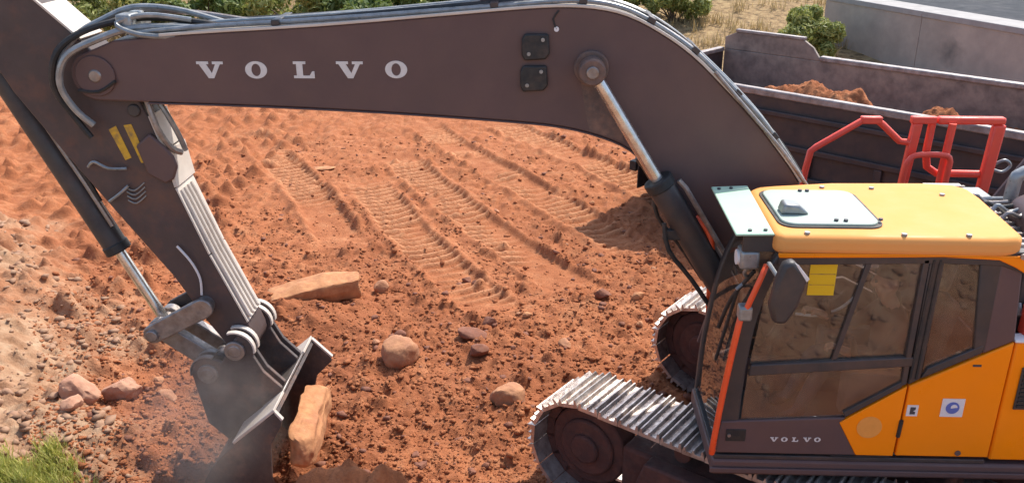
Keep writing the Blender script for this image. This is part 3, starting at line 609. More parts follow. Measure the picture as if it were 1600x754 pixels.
MB().prism([(-1.10,2.75),(-1.075,2.735),(-1.00,2.645),(-1.015,2.625)], -1.698, -1.691).build('mirror_highlight', M['paper'], cab, 0.002)  # white highlight on the mirror housing, laid on as a thin strip
MB().tube([(-1.16,-1.42,2.60),(-1.20,-1.50,2.66),(-1.17,-1.60,2.62)], 0.014, 8, 4).build('mirror_arm', M['pipe'], cab, 0, True)
# stickers and lettering on the cab side
def letter(kind, x, z, h, y, par, mat, name='letter'):
    m = MB()
    if kind == 'V': m.prism([(x+a*h, z+b*h) for a, b in [(0,1),(.72,1),(.72,.84),(.58,.84),(.88,.30),(1.13,.84),(.95,.84),(.95,1),(1.6,1),(1.6,.84),(1.42,.84),(.98,0),(.66,0),(.14,.84),(0,.84)]], y-0.003, y)
    elif kind == 'L': m.prism([(x+a*h, z+b*h) for a, b in [(0,1),(.75,1),(.75,.84),(.56,.84),(.56,.16),(.95,.16),(1.12,.42),(1.25,.42),(1.25,0),(0,0),(0,.16),(.18,.16),(.18,.84),(0,.84)]], y-0.003, y)
    else:
        n = 32; v = []; f = []
        for yy in (y-0.003, y):
            for k in range(n):
                a = 2*math.pi*k/n; c, s = math.cos(a), math.sin(a)
                v += [(x+h*(.66+.66*c), yy, z+h*(.5+.52*s)), (x+h*(.66+.28*c), yy, z+h*(.5+.37*s))]
        for k in range(n):
            a, b = 2*k, 2*((k+1) % n); o = 2*n
            f += [(a, b, b+1, a+1), (a+o, a+o+1, b+o+1, b+o), (a, a+o, b+o, b), (a+1, b+1, b+o+1, a+o+1)]
        m.add(v, f)
    return m.build(name, mat, par)
for k, ch_ in enumerate('VOLVO'): letter(ch_, -1.03+k*0.075, 1.292+k*0.001, 0.034, YN-0.0125, cab, M['white'])
MB().box((-0.14,YN-0.0115,1.515),(-0.065,YN-0.0085,1.60)).build('sticker', M['paper'], cab)
MB().prism([(-0.118,1.53),(-0.083,1.53),(-0.083,1.55),(-0.10,1.555),(-0.083,1.565),(-0.083,1.585),(-0.118,1.585)], YN-0.014, YN-0.0118).build('sticker_print', M['ink'], cab)
MB().box((0.085,YN-0.0115,1.515),(0.235,YN-0.0085,1.655)).build('sticker', M['paper'], cab)
MB().prism(arc(0.16,1.585,0.045,0,345,24), YN-0.014, YN-0.0118).build('sticker_emblem', M['blue'], cab)
MB().prism(arc(0.168,1.59,0.022,0,200,12), YN-0.016, YN-0.0142).build('sticker_emblem', M['paper'], cab)
MB().prism(arc(-0.37,1.42,0.085,0,345,24), YN-0.0145, YN-0.0122).build('faded_emblem', M['faded'], cab)
MB().box((0.235,YN-0.0112,1.902),(0.29,YN-0.0085,1.917)).build('small_print', M['ink'], cab)
MB().cyl((0.26,YN-0.016,1.225),(0.26,YN-0.009,1.225),0.02,12).build('panel_lock', M['rust'], cab)
# inside: seat, console, yellow sheet on the far window, pale tube for a reflection
st = MB().box((-0.42,-1.18,1.46),(0.12,-0.70,1.62)).build('seat', M['seat'], cab, 0.05)
MB().prism([(-0.02,1.62),(0.12,1.60),(0.24,2.22),(0.12,2.26)], -1.16, -0.72).build('seat_back', M['seat'], cab, 0.05)
MB().prism([(0.06,2.29),(0.16,2.27),(0.20,2.50),(0.11,2.52)], -1.08, -0.80).build('head_rest', M['seat'], cab, 0.04)
MB().box((-0.30,-1.12,1.19),(0.05,-0.76,1.455)).build('seat_base', M['interior'], cab, 0.02)
for y in (-1.26,-0.66):
    MB().box((-0.55,y-0.06,1.45),(0.0,y+0.06,1.80)).build('console', M['interior'], cab, 0.03)
    MB().tube([(-0.48,y,1.80),(-0.50,y,1.95),(-0.53,y,2.02)], 0.022, 10, 3).build('joystick', M['black'], cab, 0, True)
MB().box((-1.15,-0.75,1.85),(-1.05,-0.58,2.1)).build('monitor', M['black'], cab, 0.02)
MB().prism([(-0.905,2.612),(-0.735,2.612),(-0.735,2.395),(-0.905,2.395)], YN+0.0125, YN+0.0150).build('yellow_sheet', M['yellow'], cab)
for z in (2.465, 2.54): MB().box((-0.90,YN+0.0105,z),(-0.74,YN+0.0123,z+0.007)).build('sheet_line', M['decal'], cab)
MB().tube([(-0.72,-0.62,1.88),(-0.55,-0.62,1.87),(-0.40,-0.62,1.93),(-0.30,-0.62,2.03)], 0.011, 8, 4).build('glass_reflection', M['paper'], cab, 0, True)  # pale tube standing in for a white reflection in the glass

# --- boom
top = spline2([(-5.74,3.80),(-5.15,3.85),(-4.22,3.91),(-3.30,3.99),(-2.85,4.03),(-2.54,4.05),(-2.27,4.04),(-2.04,3.99),(-1.81,3.88),(-1.57,3.72),(-1.33,3.50),(-1.08,3.25),(-0.89,3.03),(-0.70,2.78),(-0.45,2.35)], 3)
bot = spline2([(-5.55,3.35),(-4.74,3.33),(-3.79,3.29),(-2.85,3.23),(-2.47,3.19),(-2.19,3.12),(-1.97,3.02),(-1.75,2.82),(-1.55,2.58),(-1.15,2.12),(-0.85,1.78)], 3)
foot = arc(-0.60, 1.84, 0.21, 215, 390, 8)
tipa = arc(-5.91, 3.545, 0.185, 130, 270, 8)
boom = MB().prism(top+foot[::-1]+bot[::-1]+tipa[::-1], -0.24, 0.24).build('boom', M['grey'], ex, 0.012)
# top cover strip, a hand's breadth wider, its sunlit brightness put into the colour
def ribbon(line, y0, y1, t0, t1, name, mat, par, bev=0.004):
    P = [Vector((a, 0, b)) for a, b in line]; q = []; w = []
    for i, p in enumerate(P):
        d = (P[min(i+1, len(P)-1)]-P[max(i-1, 0)]).normalized(); nn = Vector((-d.z, 0, d.x))
        if nn.z < 0 and abs(d.x) > 0.2: nn = -nn
        q.append((p+nn*t0)); w.append(p+nn*t1)
    return MB().prism([(a.x, a.z) for a in q]+[(a.x, a.z) for a in w[::-1]], y0, y1).build(name, mat, par, bev)
ribbon(top[2:-3], -0.252, 0.252, 0.001, 0.022, 'top_plate', M['greylit'], boom)
ribbon(bot[0:-6], -0.250, 0.250, -0.001, -0.012, 'bottom_plate', M['grey'], boom)
def offs(line, n, y, k=0):
    P = [Vector((a, 0, b)) for a, b in line]; out = []
    for i, p in enumerate(P):
        d = (P[min(i+1, len(P)-1)]-P[max(i-1, 0)]).normalized(); nn = Vector((-d.z, 0, d.x))
        if nn.z < 0: nn = -nn
        wob = 0.006*math.sin(i*0.9+k*2.1); out.append((p.x+nn.x*(n+wob), y+0.010*math.sin(i*0.7+k), p.z+nn.z*(n+wob)))
    return out
for k, (y, n, r, mk) in enumerate(((-0.215,0.040,0.017,'pipe'),(-0.165,0.036,0.014,'steel'),(-0.115,0.044,0.018,'black'),(-0.06,0.046,0.020,'pipe'),(-0.005,0.040,0.016,'steel'),(0.05,0.042,0.018,'pipe'),(0.11,0.038,0.014,'black'))):
    MB().tube(offs(top[1:-3:2], n, y, k), r, 8, 3).build('hydraulic_pipe', M[mk], boom, 0, True)
for i in (5, 11, 17, 23, 27, 31, 35):
    p = top[i]; q = top[i+1]; a = math.atan2(q[1]-p[1], q[0]-p[0])
    mt = Matrix.Translation((p[0], 0, p[1])) @ Matrix.Rotation(-a, 4, 'Y')
    MB().box((-0.03,-0.24,0.024),(0.03,0.15,0.066), mt).build('pipe_clamp', M['greyd'], boom, 0.008)
MB().tube([(-0.60,-0.3,2.70),(-0.85,-0.29,3.02),(-1.10,-0.28,3.29),(-1.40,-0.27,3.61)], 0.014, 8, 3).build('hydraulic_pipe', M['steel'], boom, 0, True)
# boom side furniture
for k, (ch_, x, z) in enumerate((('V',-5.15,3.533),('O',-4.795,3.535),('L',-4.44,3.538),('V',-4.125,3.540),('O',-3.77,3.545))): letter(ch_, x, z, 0.122, -0.2405, boom, M['white'])
for x0, z0 in ((-2.78,3.68),(-2.79,3.455)):
    bp = MB().prism([(x0+0.02,z0),(x0+0.17,z0+0.01),(x0+0.20,z0+0.05),(x0+0.19,z0+0.19),(x0+0.02,z0+0.19),(x0,z0+0.15),(x0,z0+0.04)], -0.275, -0.2405).build('junction_plate', M['black'], boom, 0.012)
    for dx, dz in ((0.05,0.05),(0.15,0.15)): MB().cyl((x0+dx,-0.285,z0+dz),(x0+dx,-0.273,z0+dz),0.014,10).build('plate_bolt', M['pipe'], boom)
MB().cyl((-2.535,-0.252,3.90),(-2.535,-0.2405,3.90),0.018,12).build('grease_point', M['paper'], boom)
MB().tube([(-2.535,-0.247,3.90),(-2.56,-0.247,3.97),(-2.52,-0.247,4.03)],0.006,6,2).build('grease_line', M['black'], boom, 0, True)
MB().prism([(-2.36,3.58),(-2.20,3.56),(-2.16,3.40),(-2.06,3.22),(-2.02,3.08),(-2.16,3.13),(-2.28,3.16),(-2.32,3.34)], -0.2425, -0.2405).build('rust_stain', M['rust'], boom)
MB().cyl((-2.28,-0.275,3.63),(-2.28,0.275,3.63),0.125,28).build('cylinder_boss', M['rust'], boom, 0.01)
MB().cyl((-5.91,-0.265,3.545),(-5.91,0.265,3.545),0.05,24).build('arm_pin', M['steel'], boom, 0.012)
MB().prism(arc(-5.91,3.545,0.15,0,345,20), -0.256, -0.2405).build('pin_plate', M['grey'], boom, 0.006)
MB().tube([(-5.76,-0.262,3.51),(-5.90,-0.262,3.43),(-6.05,-0.262,3.44)],0.012,6,3).build('pin_groove', M['black'], boom, 0, True)
# hoses looping from the boom pipes over to the arm
hose_paths = [
 [(-5.0,-0.16,3.92),(-5.35,-0.17,3.94),(-5.62,-0.2,3.93),(-5.85,-0.28,3.86),(-6.06,-0.33,3.72),(-6.14,-0.33,3.52),(-6.08,-0.30,3.33),(-5.98,-0.26,3.2)],
 [(-5.0,-0.08,3.94),(-5.4,-0.08,3.99),(-5.7,-0.12,3.98),(-5.96,-0.24,3.88),(-6.14,-0.30,3.74),(-6.21,-0.30,3.50),(-6.12,-0.27,3.28),(-6.02,-0.25,3.1)],
 [(-5.0,0.02,3.95),(-5.35,0.02,4.04),(-5.65,-0.02,4.06),(-5.86,-0.10,3.98),(-6.02,-0.2,3.85),(-6.18,-0.28,3.62),(-6.2,-0.27,3.40)],
 [(-4.85,0.10,3.95),(-5.3,0.1,4.01),(-5.62,0.06,4.02),(-5.80,0.0,3.96),(-5.95,-0.1,3.90)],
 [(-4.95,-0.2,3.90),(-5.30,-0.22,3.88),(-5.55,-0.25,3.90),(-5.70,-0.22,3.97),(-5.50,-0.15,4.02),(-5.2,-0.1,3.98)]]
for k, hp in enumerate(hose_paths):
    hp = [(a, b, c-0.05 if a > -5.9 else c-0.02) for a, b, c in hp]; MB().tube(hp, (0.026,0.024,0.022,0.022,0.02)[k], 8, 5).build('hose', M[('pipe','black','pipe','steel','pipe')[k]], boom, 0, True)
MB().box((-5.72,-0.21,3.86),(-5.60,0.15,3.98)).build('hose_block', M['pipe'], boom, 0.02)
# --- boom cylinders
for sgn in (-1, 1):
    y = 0.362*sgn
    a = Vector((-2.28,y,3.63)); b = Vector((-0.93,y,1.50)); d = (b-a).normalized()
    cy = MB().cyl(a+d*0.98, b, 0.104, 28).build('boom_cylinder', M['greyd'], ex, 0.012)
    MB().cyl(a+d*0.94, a+d*1.02, 0.112, 28).build('gland', M['black'], cy, 0.01)
    MB().cyl(a+d*0.05, a+d*0.96, 0.046, 24).build('rod', M['chrome'], cy, 0, True)
    MB().cyl(a+Vector((0,-0.075,0)), a+Vector((0,0.075,0)), 0.095, 24).build('rod_eye', M['rust'], cy, 0.012)
    MB().cyl(a+Vector((0,-0.09*1,0)), a+Vector((0,0.09,0)), 0.045, 18).build('rod_pin', M['steel'], cy, 0.008)
    off_ = Vector((0.125,-0.03*1,0.079))
    MB().tube([a+d*1.02+off_*0.9, a+d*1.10+off_, a+d*2.3+off_], 0.020, 8).build('cylinder_pipe', M['steel'], cy, 0, True)
    of2 = Vector((-0.10,-0.05,-0.066))
    MB().tube([a+d*1.25+of2, a+d*1.45+of2*1.6, a+d*1.75+of2*1.35, a+d*2.15+of2*1.2], 0.018, 8, 3).build('cylinder_hose', M['black'], cy, 0, True)
    MB().box((-0.05,-0.03,-0.10),(0.09,0.03,-0.02), Matrix.Translation(a+d*1.3+of2*0.8)).build('hose_port', M['black'], cy, 0.008)
# --- arm cylinder above the boom
a = Vector((-2.9,0,4.34)); b = Vector((-7.05,0,4.55)); d = (b-a).normalized()
ac = MB().cyl(a, a+d*2.1, 0.10, 24).build('arm_cylinder', M['greyd'], ex, 0.012)
MB().cyl(a+d*2.08, b, 0.05, 20).build('rod', M['chrome'], ac, 0, True)
MB().prism([(-3.1,4.03),(-2.65,4.06),(-2.82,4.42),(-2.98,4.42)], -0.12, 0.12).build('cylinder_bracket', M['grey'], ac, 0.02)
# --- arm
armp = [(-7.12,4.62),(-6.95,4.68),(-6.29,4.08),(-6.00,3.76),(-5.66,3.36),(-5.60,3.22),(-5.525,2.95),(-5.475,2.66),(-5.28,2.10),(-5.02,1.44)] + arc(-5.11,1.32,0.125,20,-160,8) + [(-5.36,1.48),(-5.60,1.91),(-5.98,2.46),(-6.30,2.93),(-6.60,3.40),(-7.10,4.45)]
arm = MB().prism(armp, -0.165, 0.165).build('arm', M['armgrey'], ex, 0.012)
edge = [(-6.92,4.655),(-6.29,4.08),(-6.00,3.76),(-5.72,3.43)]
def strip(a, b, y0, y1, t0, t1, name, mat, par, bev=0.003):
    a = Vector((a[0],0,a[1])); b = Vector((b[0],0,b[1])); d = (b-a).normalized(); n = Vector((d.z,0,-d.x)); n = n if n.x > 0 else -n
    q = [a+n*t0, b+n*t0, b+n*t1, a+n*t1]
    return MB().prism([(p.x, p.z) for p in q], y0, y1).build(name, mat, par, bev)
strip((-6.90,4.64),(-6.02,3.79),-0.175,0.175,0.002,0.018,'upper_face_plate',M['greylit'],arm)  # arm face plates coloured pale as if in full sun
strip((-5.475,2.655),(-5.285,2.10),-0.175,0.175,0.002,0.016,'lower_face_plate',M['greylit'],arm)
strip((-5.28,2.09),(-5.04,1.50),-0.175,0.175,0.002,0.016,'lower_face_plate',M['greylit'],arm)
strip((-5.605,3.225),(-5.53,2.955),-0.17,0.17,0.002,0.014,'upper_face_plate',M['greylit'],arm)
strip((-5.524,2.945),(-5.478,2.665),-0.18,0.20,0.002,0.03,'upper_face_plate',M['greylit'],arm)
MB().prism([(-5.72,3.0),(-5.60,3.10),(-5.50,3.0),(-5.44,2.92),(-5.42,2.84),(-5.46,2.74),(-5.53,2.70),(-5.66,2.78)],-0.20,-0.1655).build('cheek_plate', M['grey'], arm, 0.015)
for y in (-0.125,-0.055,0.015,0.085): 
    MB().tube([(-5.45,y,2.63),(-5.415,y,2.55),(-5.25,y,2.09),(-5.03,y,1.56),(-5.01,y,1.54)],0.019,8).build('arm_pipe', M['greylit'], arm, 0, True)  # pipes take the sunlit cream tone to stand out bright
MB().tube([(-5.58,-0.19,3.36),(-5.53,-0.2,3.15),(-5.47,-0.15,2.98),(-5.42,-0.08,2.92)],0.024,8,4).build('arm_hose', M['steel'], arm, 0, True)
MB().tube([(-5.56,-0.1,3.38),(-5.47,-0.1,3.2),(-5.43,-0.06,3.05),(-5.42,0.0,2.92)],0.022,8,4).build('arm_hose', M['pipe'], arm, 0, True)
MB().prism([(-5.92,3.12),(-5.86,3.15),(-5.78,2.90),(-5.83,2.88)], -0.1685,-0.1655).build('yellow_decal', M['decal'], arm)
MB().prism([(-5.80,3.155),(-5.74,3.165),(-5.65,2.86),(-5.71,2.86)], -0.1685,-0.1655).build('yellow_decal', M['decal'], arm)
MB().tube([(-6.12,-0.19,2.83),(-6.05,-0.22,2.88),(-5.95,-0.22,2.83),(-5.82,-0.19,2.82)],0.012,6,4).tube([(-6.0,-0.19,2.55),(-5.9,-0.21,2.62),(-5.83,-0.19,2.68)],0.012,6,3).build('grease_line', M['pipe'], arm, 0, True)
for k in range(4): MB().tube([(-5.86,-0.17,2.66-k*.035),(-5.79,-0.185,2.64-k*.035),(-5.71,-0.17,2.70-k*.035)],0.006,6,3).build('grease_line', M['pipe'], arm, 0, True)
MB().cyl((-5.70,-0.18,3.27),(-5.70,0.18,3.27),0.05,16).build('arm_boss', M['greyd'], arm, 0.01)
MB().cyl((-5.36,-0.22,1.66),(-5.36,0.22,1.66),0.075,20).build('link_pin', M['steel'], arm, 0.01)
MB().tube([(-5.52,-0.19,2.18),(-5.42,-0.20,2.05),(-5.37,-0.19,1.9),(-5.38,-0.18,1.75)],0.010,6,4).build('grease_line', M['paper'], arm, 0, True)
MB().cyl((-6.05,-0.175,3.62),(-6.05,0.175,3.62),0.03,12).build('arm_bolt', M['steel'], arm)
# --- bucket cylinder and links
a = Vector((-6.86,0,3.72)); j = Vector((-5.80,0,1.42)); d = (j-a).normalized()
bc = MB().cyl(a, a+d*1.80, 0.098, 26).build('bucket_cylinder', M['greyd'], ex, 0.015)
MB().cyl(a+d*1.76, a+d*1.84, 0.107, 26).build('gland', M['black'], bc, 0.01)
MB().cyl(a+d*1.8, j, 0.045, 22).build('rod', M['chrome'], bc, 0, True)
MB().cyl(a+Vector((0,-0.2,0)), a+Vector((0,0.2,0)), 0.05, 16).build('base_pin', M['steel'], bc, 0.008)
o1 = Vector((0.10,-0.06,0.045))
MB().tube([a+d*0.2+o1, a+d*0.9+o1*1.05, a+d*1.2+o1*1.15, a+d*1.62+o1*1.1], 0.022, 8, 3).build('cylinder_pipe', M['steel'], bc, 0, True)
MB().tube([a+d*0.1+o1*1.4, a+d*0.7+o1*1.5, a+d*1.1+o1*1.7, a+d*1.4+o1*1.5], 0.016, 8, 3).build('cylinder_pipe', M['black'], bc, 0, True)
MB().prism([(-6.98,3.95),(-6.60,3.45),(-6.78,3.60),(-6.95,3.72)], -0.13,0.13).build('cylinder_bracket', M['grey'], bc, 0.02)
H_ = Vector((-5.11,0,1.32)); LP = Vector((-5.36,0,1.66)); BP = Vector((-5.36,0,1.10))
def barlink(a, b, y0, y1, r0, r1, name, mat, par):
    a2 = Vector((a.x,a.z)); b2 = Vector((b.x,b.z)); d2 = (b2-a2).normalized(); an = math.degrees(math.atan2(d2.y,d2.x))
    return MB().prism(arc(a2.x,a2.y,r0,an+90,an+270,8)+arc(b2.x,b2.y,r1,an-90,an+90,8), y0, y1).build(name, mat, par, 0.010)
link = barlink(LP, j, -0.27, -0.215, 0.085, 0.08, 'side_link', M['steel'], ex); barlink(LP, j, 0.215, 0.27, 0.085, 0.08, 'side_link', M['greyd'], ex)
MB().cyl((j.x,-0.30,j.z),(j.x,0.30,j.z),0.05,18).build('joint_pin', M['steel'], link, 0.008)
cl = barlink(j, BP, -0.17, -0.08, 0.08, 0.085, 'push_link', M['steel'], ex); barlink(j, BP, 0.08, 0.17, 0.08, 0.085, 'push_link', M['steel'], ex)
# --- bucket
bk = empty('bucket'); bk.parent = ex
shell = spline2([(-4.74,0.92),(-4.92,0.78),(-5.10,0.61),(-5.30,0.40),(-5.44,0.12),(-5.42,-0.16),(-5.24,-0.36),(-4.90,-0.45),(-4.45,-0.45)], 4)
BW = 0.60
def thick(line, t):
    P = [Vector((a,b)) for a,b in line]; q = []
    for i,p in enumerate(P):
        d = (P[min(i+1,len(P)-1)]-P[max(i-1,0)]).normalized(); q.append((p.x-d.y*t, p.y+d.x*t))
    return q
inn = thick(shell, 0.03)
sh = MB(); n = len(shell)
v = [(x,-BW,z) for x,z in shell]+[(x,BW,z) for x,z in shell]+[(x,-BW,z) for x,z in inn]+[(x,BW,z) for x,z in inn]
f = []
for i in range(n-1):
    f += [(i,i+1,n+i+1,n+i),(2*n+i,3*n+i,3*n+i+1,2*n+i+1),(i,2*n+i,2*n+i+1,i+1),(n+i,n+i+1,3*n+i+1,3*n+i)]
f += [(0,n,3*n,2*n),(n-1,3*n-1,4*n-1,2*n-1)]
sh.add(v,f); sh.build('shell', M['bucketm'], bk, 0, True)
mouth = [(-4.45,-0.45),(-4.70,-0.1),(-4.78,0.3),(-4.72,0.55),(-4.575,0.70),(-4.575,0.74),(-4.74,0.92)]
for y0 in (-BW-0.028, BW+0.001):
    mo = mouth if y0 > 0 else [(-4.45,-0.45),(-4.72,-0.1),(-4.82,0.3),(-4.80,0.62),(-4.70,0.80),(-4.69,0.84),(-4.74,0.92)]
    MB().prism(shell+mo[1:-1], y0, y0+0.027).build('side_plate', M['bucketm'], bk, 0.004)
    ex_ = (-4.57,0.745) if y0 > 0 else (-4.69,0.855)
    MB().prism([(-4.74,0.925),ex_,(ex_[0]+0.015,ex_[1]+0.012),(-4.735,0.945)], y0-0.006, y0+0.033).build('side_cutter', M['greylit'], bk, 0.003)  # bright top edge, sunlight put into its colour
for y0, y1 in ((-BW-0.03,-0.33),(0.33,BW+0.03)):
    MB().prism([(-4.735,0.935),(-5.10,0.622),(-5.115,0.642),(-4.745,0.962)], y0, y1).build('top_lip', M['greylit'], bk, 0.006)  # lit patches at both ends of the bucket top, painted pale
MB().prism([(-4.74,0.935),(-4.93,0.785),(-4.94,0.80),(-4.75,0.955)], -0.325, 0.325).build('top_lip', M['steel'], bk, 0.006)
for k in range(5):
    y = -BW+0.10+k*0.25
    MB().prism([(-4.50,-0.46),(-4.15,-0.50),(-4.17,-0.47),(-4.48,-0.38)], y-0.045, y+0.045).build('tooth', M['steel'], bk, 0.008)
for y in (-0.30,-0.20,0.20,0.30):
    ear = arc(H_.x,H_.z,0.145,75,-20,8)+[(-4.90,1.12),(-4.76,0.97),(-4.79,0.88),(-5.26,0.46),(-5.42,0.62)]+arc(BP.x,BP.z,0.14,200,80,8)+[(-5.24,1.20)]
    MB().prism(ear, y-0.02, y+0.02).build('ear', M['bucketm'], bk, 0.006)
    rim = arc(H_.x,H_.z,0.147,110,-10,10)+arc(H_.x,H_.z,0.162,-10,110,10); MB().prism(rim, y-0.024, y+0.024).build('ear_rim', M['greylit'], bk, 0.003)
    rim = arc(BP.x,BP.z,0.142,190,70,10)+arc(BP.x,BP.z,0.154,70,190,10); MB().prism(rim, y-0.024, y+0.024).build('ear_rim', M['steel'], bk, 0.003)
for c in (H_,BP):
    MB().cyl((c.x,-0.35,c.z),(c.x,0.35,c.z),0.055,20).build('bucket_pin', M['steel'], bk, 0.008)
    for y in (-0.345,0.315): MB().cyl((c.x,y,c.z),(c.x,y+0.03,c.z),0.085,22).build('pin_collar', M['steel'], bk, 0.006)

# ------------------------------------------------------------------ operator
def skin_person():
    J = {'hip':(-0.06,0,1.66,.14),'belly':(-0.03,0,1.80,.135),'chest':(-0.02,0,2.00,.15),'neckb':(-0.06,0,2.10,.075),'neck':(-0.09,0,2.17,.055),'jaw':(-0.125,0,2.225,.07),'head':(-0.115,0,2.31,.098),'crown':(-0.105,0,2.38,.07),'nose':(-0.235,0,2.275,.016)}
    E = [('hip','belly'),('belly','chest'),('chest','neckb'),('neckb','neck'),('neck','jaw'),('jaw','head'),('head','crown'),('head','nose')]
    for s,n in ((-1,'l'),(1,'r')):
        J.update({n+'sh':(-0.03,s*.19,2.04,.07),n+'el':(-0.22,s*.27,1.82,.05),n+'wr':(-0.44,s*.285,1.90,.033),n+'pa':(-0.50,s*.285,1.925,.034),
          n+'hj':(-0.10,s*.10,1.64,.10),n+'kn':(-0.52,s*.12,1.68,.068),n+'an':(-0.66,s*.12,1.29,.048),n+'to':(-0.80,s*.12,1.24,.042),n+'ea':(-0.10,s*.105,2.29,.02)})
        E += [('chest',n+'sh'),(n+'sh',n+'el'),(n+'el',n+'wr'),(n+'wr',n+'pa'),('hip',n+'hj'),(n+'hj',n+'kn'),(n+'kn',n+'an'),(n+'an',n+'to'),('head',n+'ea')]
        for q,(dy,ln) in enumerate(((-.027,.055),(-.009,.065),(.009,.062),(.027,.05))):
            J[n+'f%da'%q] = (-0.53,s*.285+dy,1.945,.0095); J[n+'f%db'%q] = (-0.53-ln*.7,s*.285+dy,1.94,.009); J[n+'f%dc'%q] = (-0.53-ln*.8,s*.285+dy,1.905,.008)
            E += [(n+'pa',n+'f%da'%q),(n+'f%da'%q,n+'f%db'%q),(n+'f%db'%q,n+'f%dc'%q)]
        J[n+'t1'] = (-0.50,s*.245,1.925,.011); J[n+'t2'] = (-0.535,s*.235,1.915,.009); E += [(n+'pa',n+'t1'),(n+'t1',n+'t2')]
    names = list(J); ix = {k:i for i,k in enumerate(names)}
    me = bpy.data.meshes.new('person'); me.from_pydata([J[k][:3] for k in names],[(ix[a],ix[b]) for a,b in E],[])
    o = bpy.data.objects.new('person', me); col.objects.link(o)
    md = o.modifiers.new('skin','SKIN')
    for i,k in enumerate(names):
        sv = me.skin_vertices[0].data[i]; sv.radius = (J[k][3],J[k][3]); sv.use_root = (k == 'hip')
    su = o.modifiers.new('sub','SUBSURF'); su.levels = 2; su.render_levels = 2
    dg = bpy.context.evaluated_depsgraph_get(); m2 = bpy.data.meshes.new_from_object(o.evaluated_get(dg))
    o.modifiers.clear(); o.data = m2; m2.materials.clear()
    for k in ('skin','shirt','trousers','black'): m2.materials.append(M[k])
    for p in m2.polygons:
        c = p.center
        p.material_index = 0 if (c.z > 2.125 or (c.x < -0.40 and c.z > 1.80)) else 1 if (c.z > 1.74 or (c.x > -0.09 and c.z > 1.70)) else 3 if c.z < 1.30 else 2
        p.use_smooth = True
    return o
try:
    per_ = skin_person()
except Exception as e:
    print('person failed', e); per_ = empty('person')
per_.location = (-0.10,-0.94,0.0)
tag(per_, 'operator in dark work clothes seated behind the glass of the excavator cab', 'person')
hm = bpy.data.meshes.new('hair'); bm = bmesh.new(); bmesh.ops.create_icosphere(bm, subdivisions=3, radius=0.118)
bmesh.ops.delete(bm, geom=[v for v in bm.verts if v.co.z < 0.01-0.35*v.co.x*0 and v.co.x < 0.0 or v.co.z < -0.07], context='VERTS')
bm.to_mesh(hm); bm.free(); hm.materials.append(M['hair']); hm.polygons.foreach_set('use_smooth',[True]*len(hm.polygons))
ho = bpy.data.objects.new('hair', hm); col.objects.link(ho); ho.parent = per_; ho.location = (-0.092,0,2.325); ho.scale = (1.0,0.9,1.0)
for s in (-1,1):
    MB().tube([(-0.205,s*.036,2.315),(-0.215,s*.036,2.315)],0.011,8).build('eye', M['ink'], per_, 0, True)
MB().tube([(-0.196,-.025,2.215),(-0.203,0,2.213),(-0.196,.025,2.215)],0.007,6).build('mouth', M['rust'], per_, 0, True)

# ------------------------------------------------------------------ stones
def rock_mesh(seed, sub=3, rough=0.28, boxy=0.0, size=None):
    r = random.Random(seed); bm = bmesh.new(); bmesh.ops.create_icosphere(bm, subdivisions=sub, radius=1)
    pl = [(Vector((r.gauss(0,1),r.gauss(0,1),r.gauss(0,1))).normalized(), r.uniform(0.48,0.85)) for _ in range(14)]
    from mathutils import noise
    for v in bm.verts:
        d = v.co.normalized()
        if boxy:
            m = max(abs(d.x),abs(d.y),abs(d.z)); v.co = d.lerp(d/m*0.86, boxy)
        for n_, k in pl:
            e = v.co.dot(n_)-k
            if e > 0 and not boxy: v.co -= n_*e*(0.45 if sub == 4 else 0.97)
            elif e > 0: v.co -= n_*e*(0.25 if boxy > .5 else 0.75)
        v.co += d*rough*0.35*noise.fractal(d*1.9+Vector((seed*3.1,0,0)),0.8,2.0,4)+d*rough*0.10*(abs(noise.noise(d*6+Vector((0,seed,0))))-0.2)*(2.5 if boxy > .5 else 1)
    if size:
        for v in bm.verts:
            d = v.co.normalized(); v.co = Vector((v.co.x*size[0], v.co.y*size[1], v.co.z*size[2])); q = v.co+Vector((seed, 0, 0))
            st_ = 0.045*noise.fractal(q*3.2, 0.9, 2.0, 4)+0.012*(noise.cell(q*4.5)-0.5)
            v.co += Vector((d.x*1.0, d.y*0.6, d.z*0.8))*st_
        bmesh.ops.smooth_vert(bm, verts=bm.verts, factor=0.35, use_axis_x=True, use_axis_y=True, use_axis_z=True)
    me = bpy.data.meshes.new('rock'); bm.to_mesh(me); bm.free()
    return me
def rock(name, loc, size, mat, label, rot=(0,0,0), seed=1, boxy=0.0, sub=3, group=None, sink=0.3, cat='rock', rough=0.28):
    slab_ = boxy > 0.5
    me = rock_mesh(seed, sub, 0.05 if slab_ else rough, boxy, size if slab_ else None); me.materials.append(M[mat])
    o = bpy.data.objects.new(name, me); col.objects.link(o)
    o.location = (loc[0], loc[1], gz(loc[0],loc[1])+size[2]*(1-2*sink) if len(loc) == 2 else loc[2]); o.scale = (1, 1, 1) if slab_ else size; o.rotation_euler = [R(a) for a in rot]
    me.polygons.foreach_set('use_smooth',[True]*len(me.polygons))
    try: me.set_sharp_from_angle(angle=R(32))
    except Exception: pass
    return tag(o, label, cat, group)
rock('rock_slab', (-5.43,3.15), (0.68,0.25,0.17), 'rockp', 'long flat pale orange slab lying on the soil right of the arm', (3,-3,25), 21, 0.93, 5, None, 0.26, 'slab', 0.5)
rock('rock_slab', (-4.63,-0.03,0.46), (0.15,0.60,0.17), 'rockp', 'long jagged ochre stone block held in the mouth of the bucket', (3,4,5), 33, 0.9, 5, None, 0.2, 'slab', 0.75)
rock('boulder', (-4.12,1.80), (0.25,0.22,0.21), 'rock', 'rounded brown boulder alone on the soil, largest in the middle', (0,0,20), 5, 0, 4, None, 0.2, 'boulder', 0.2)
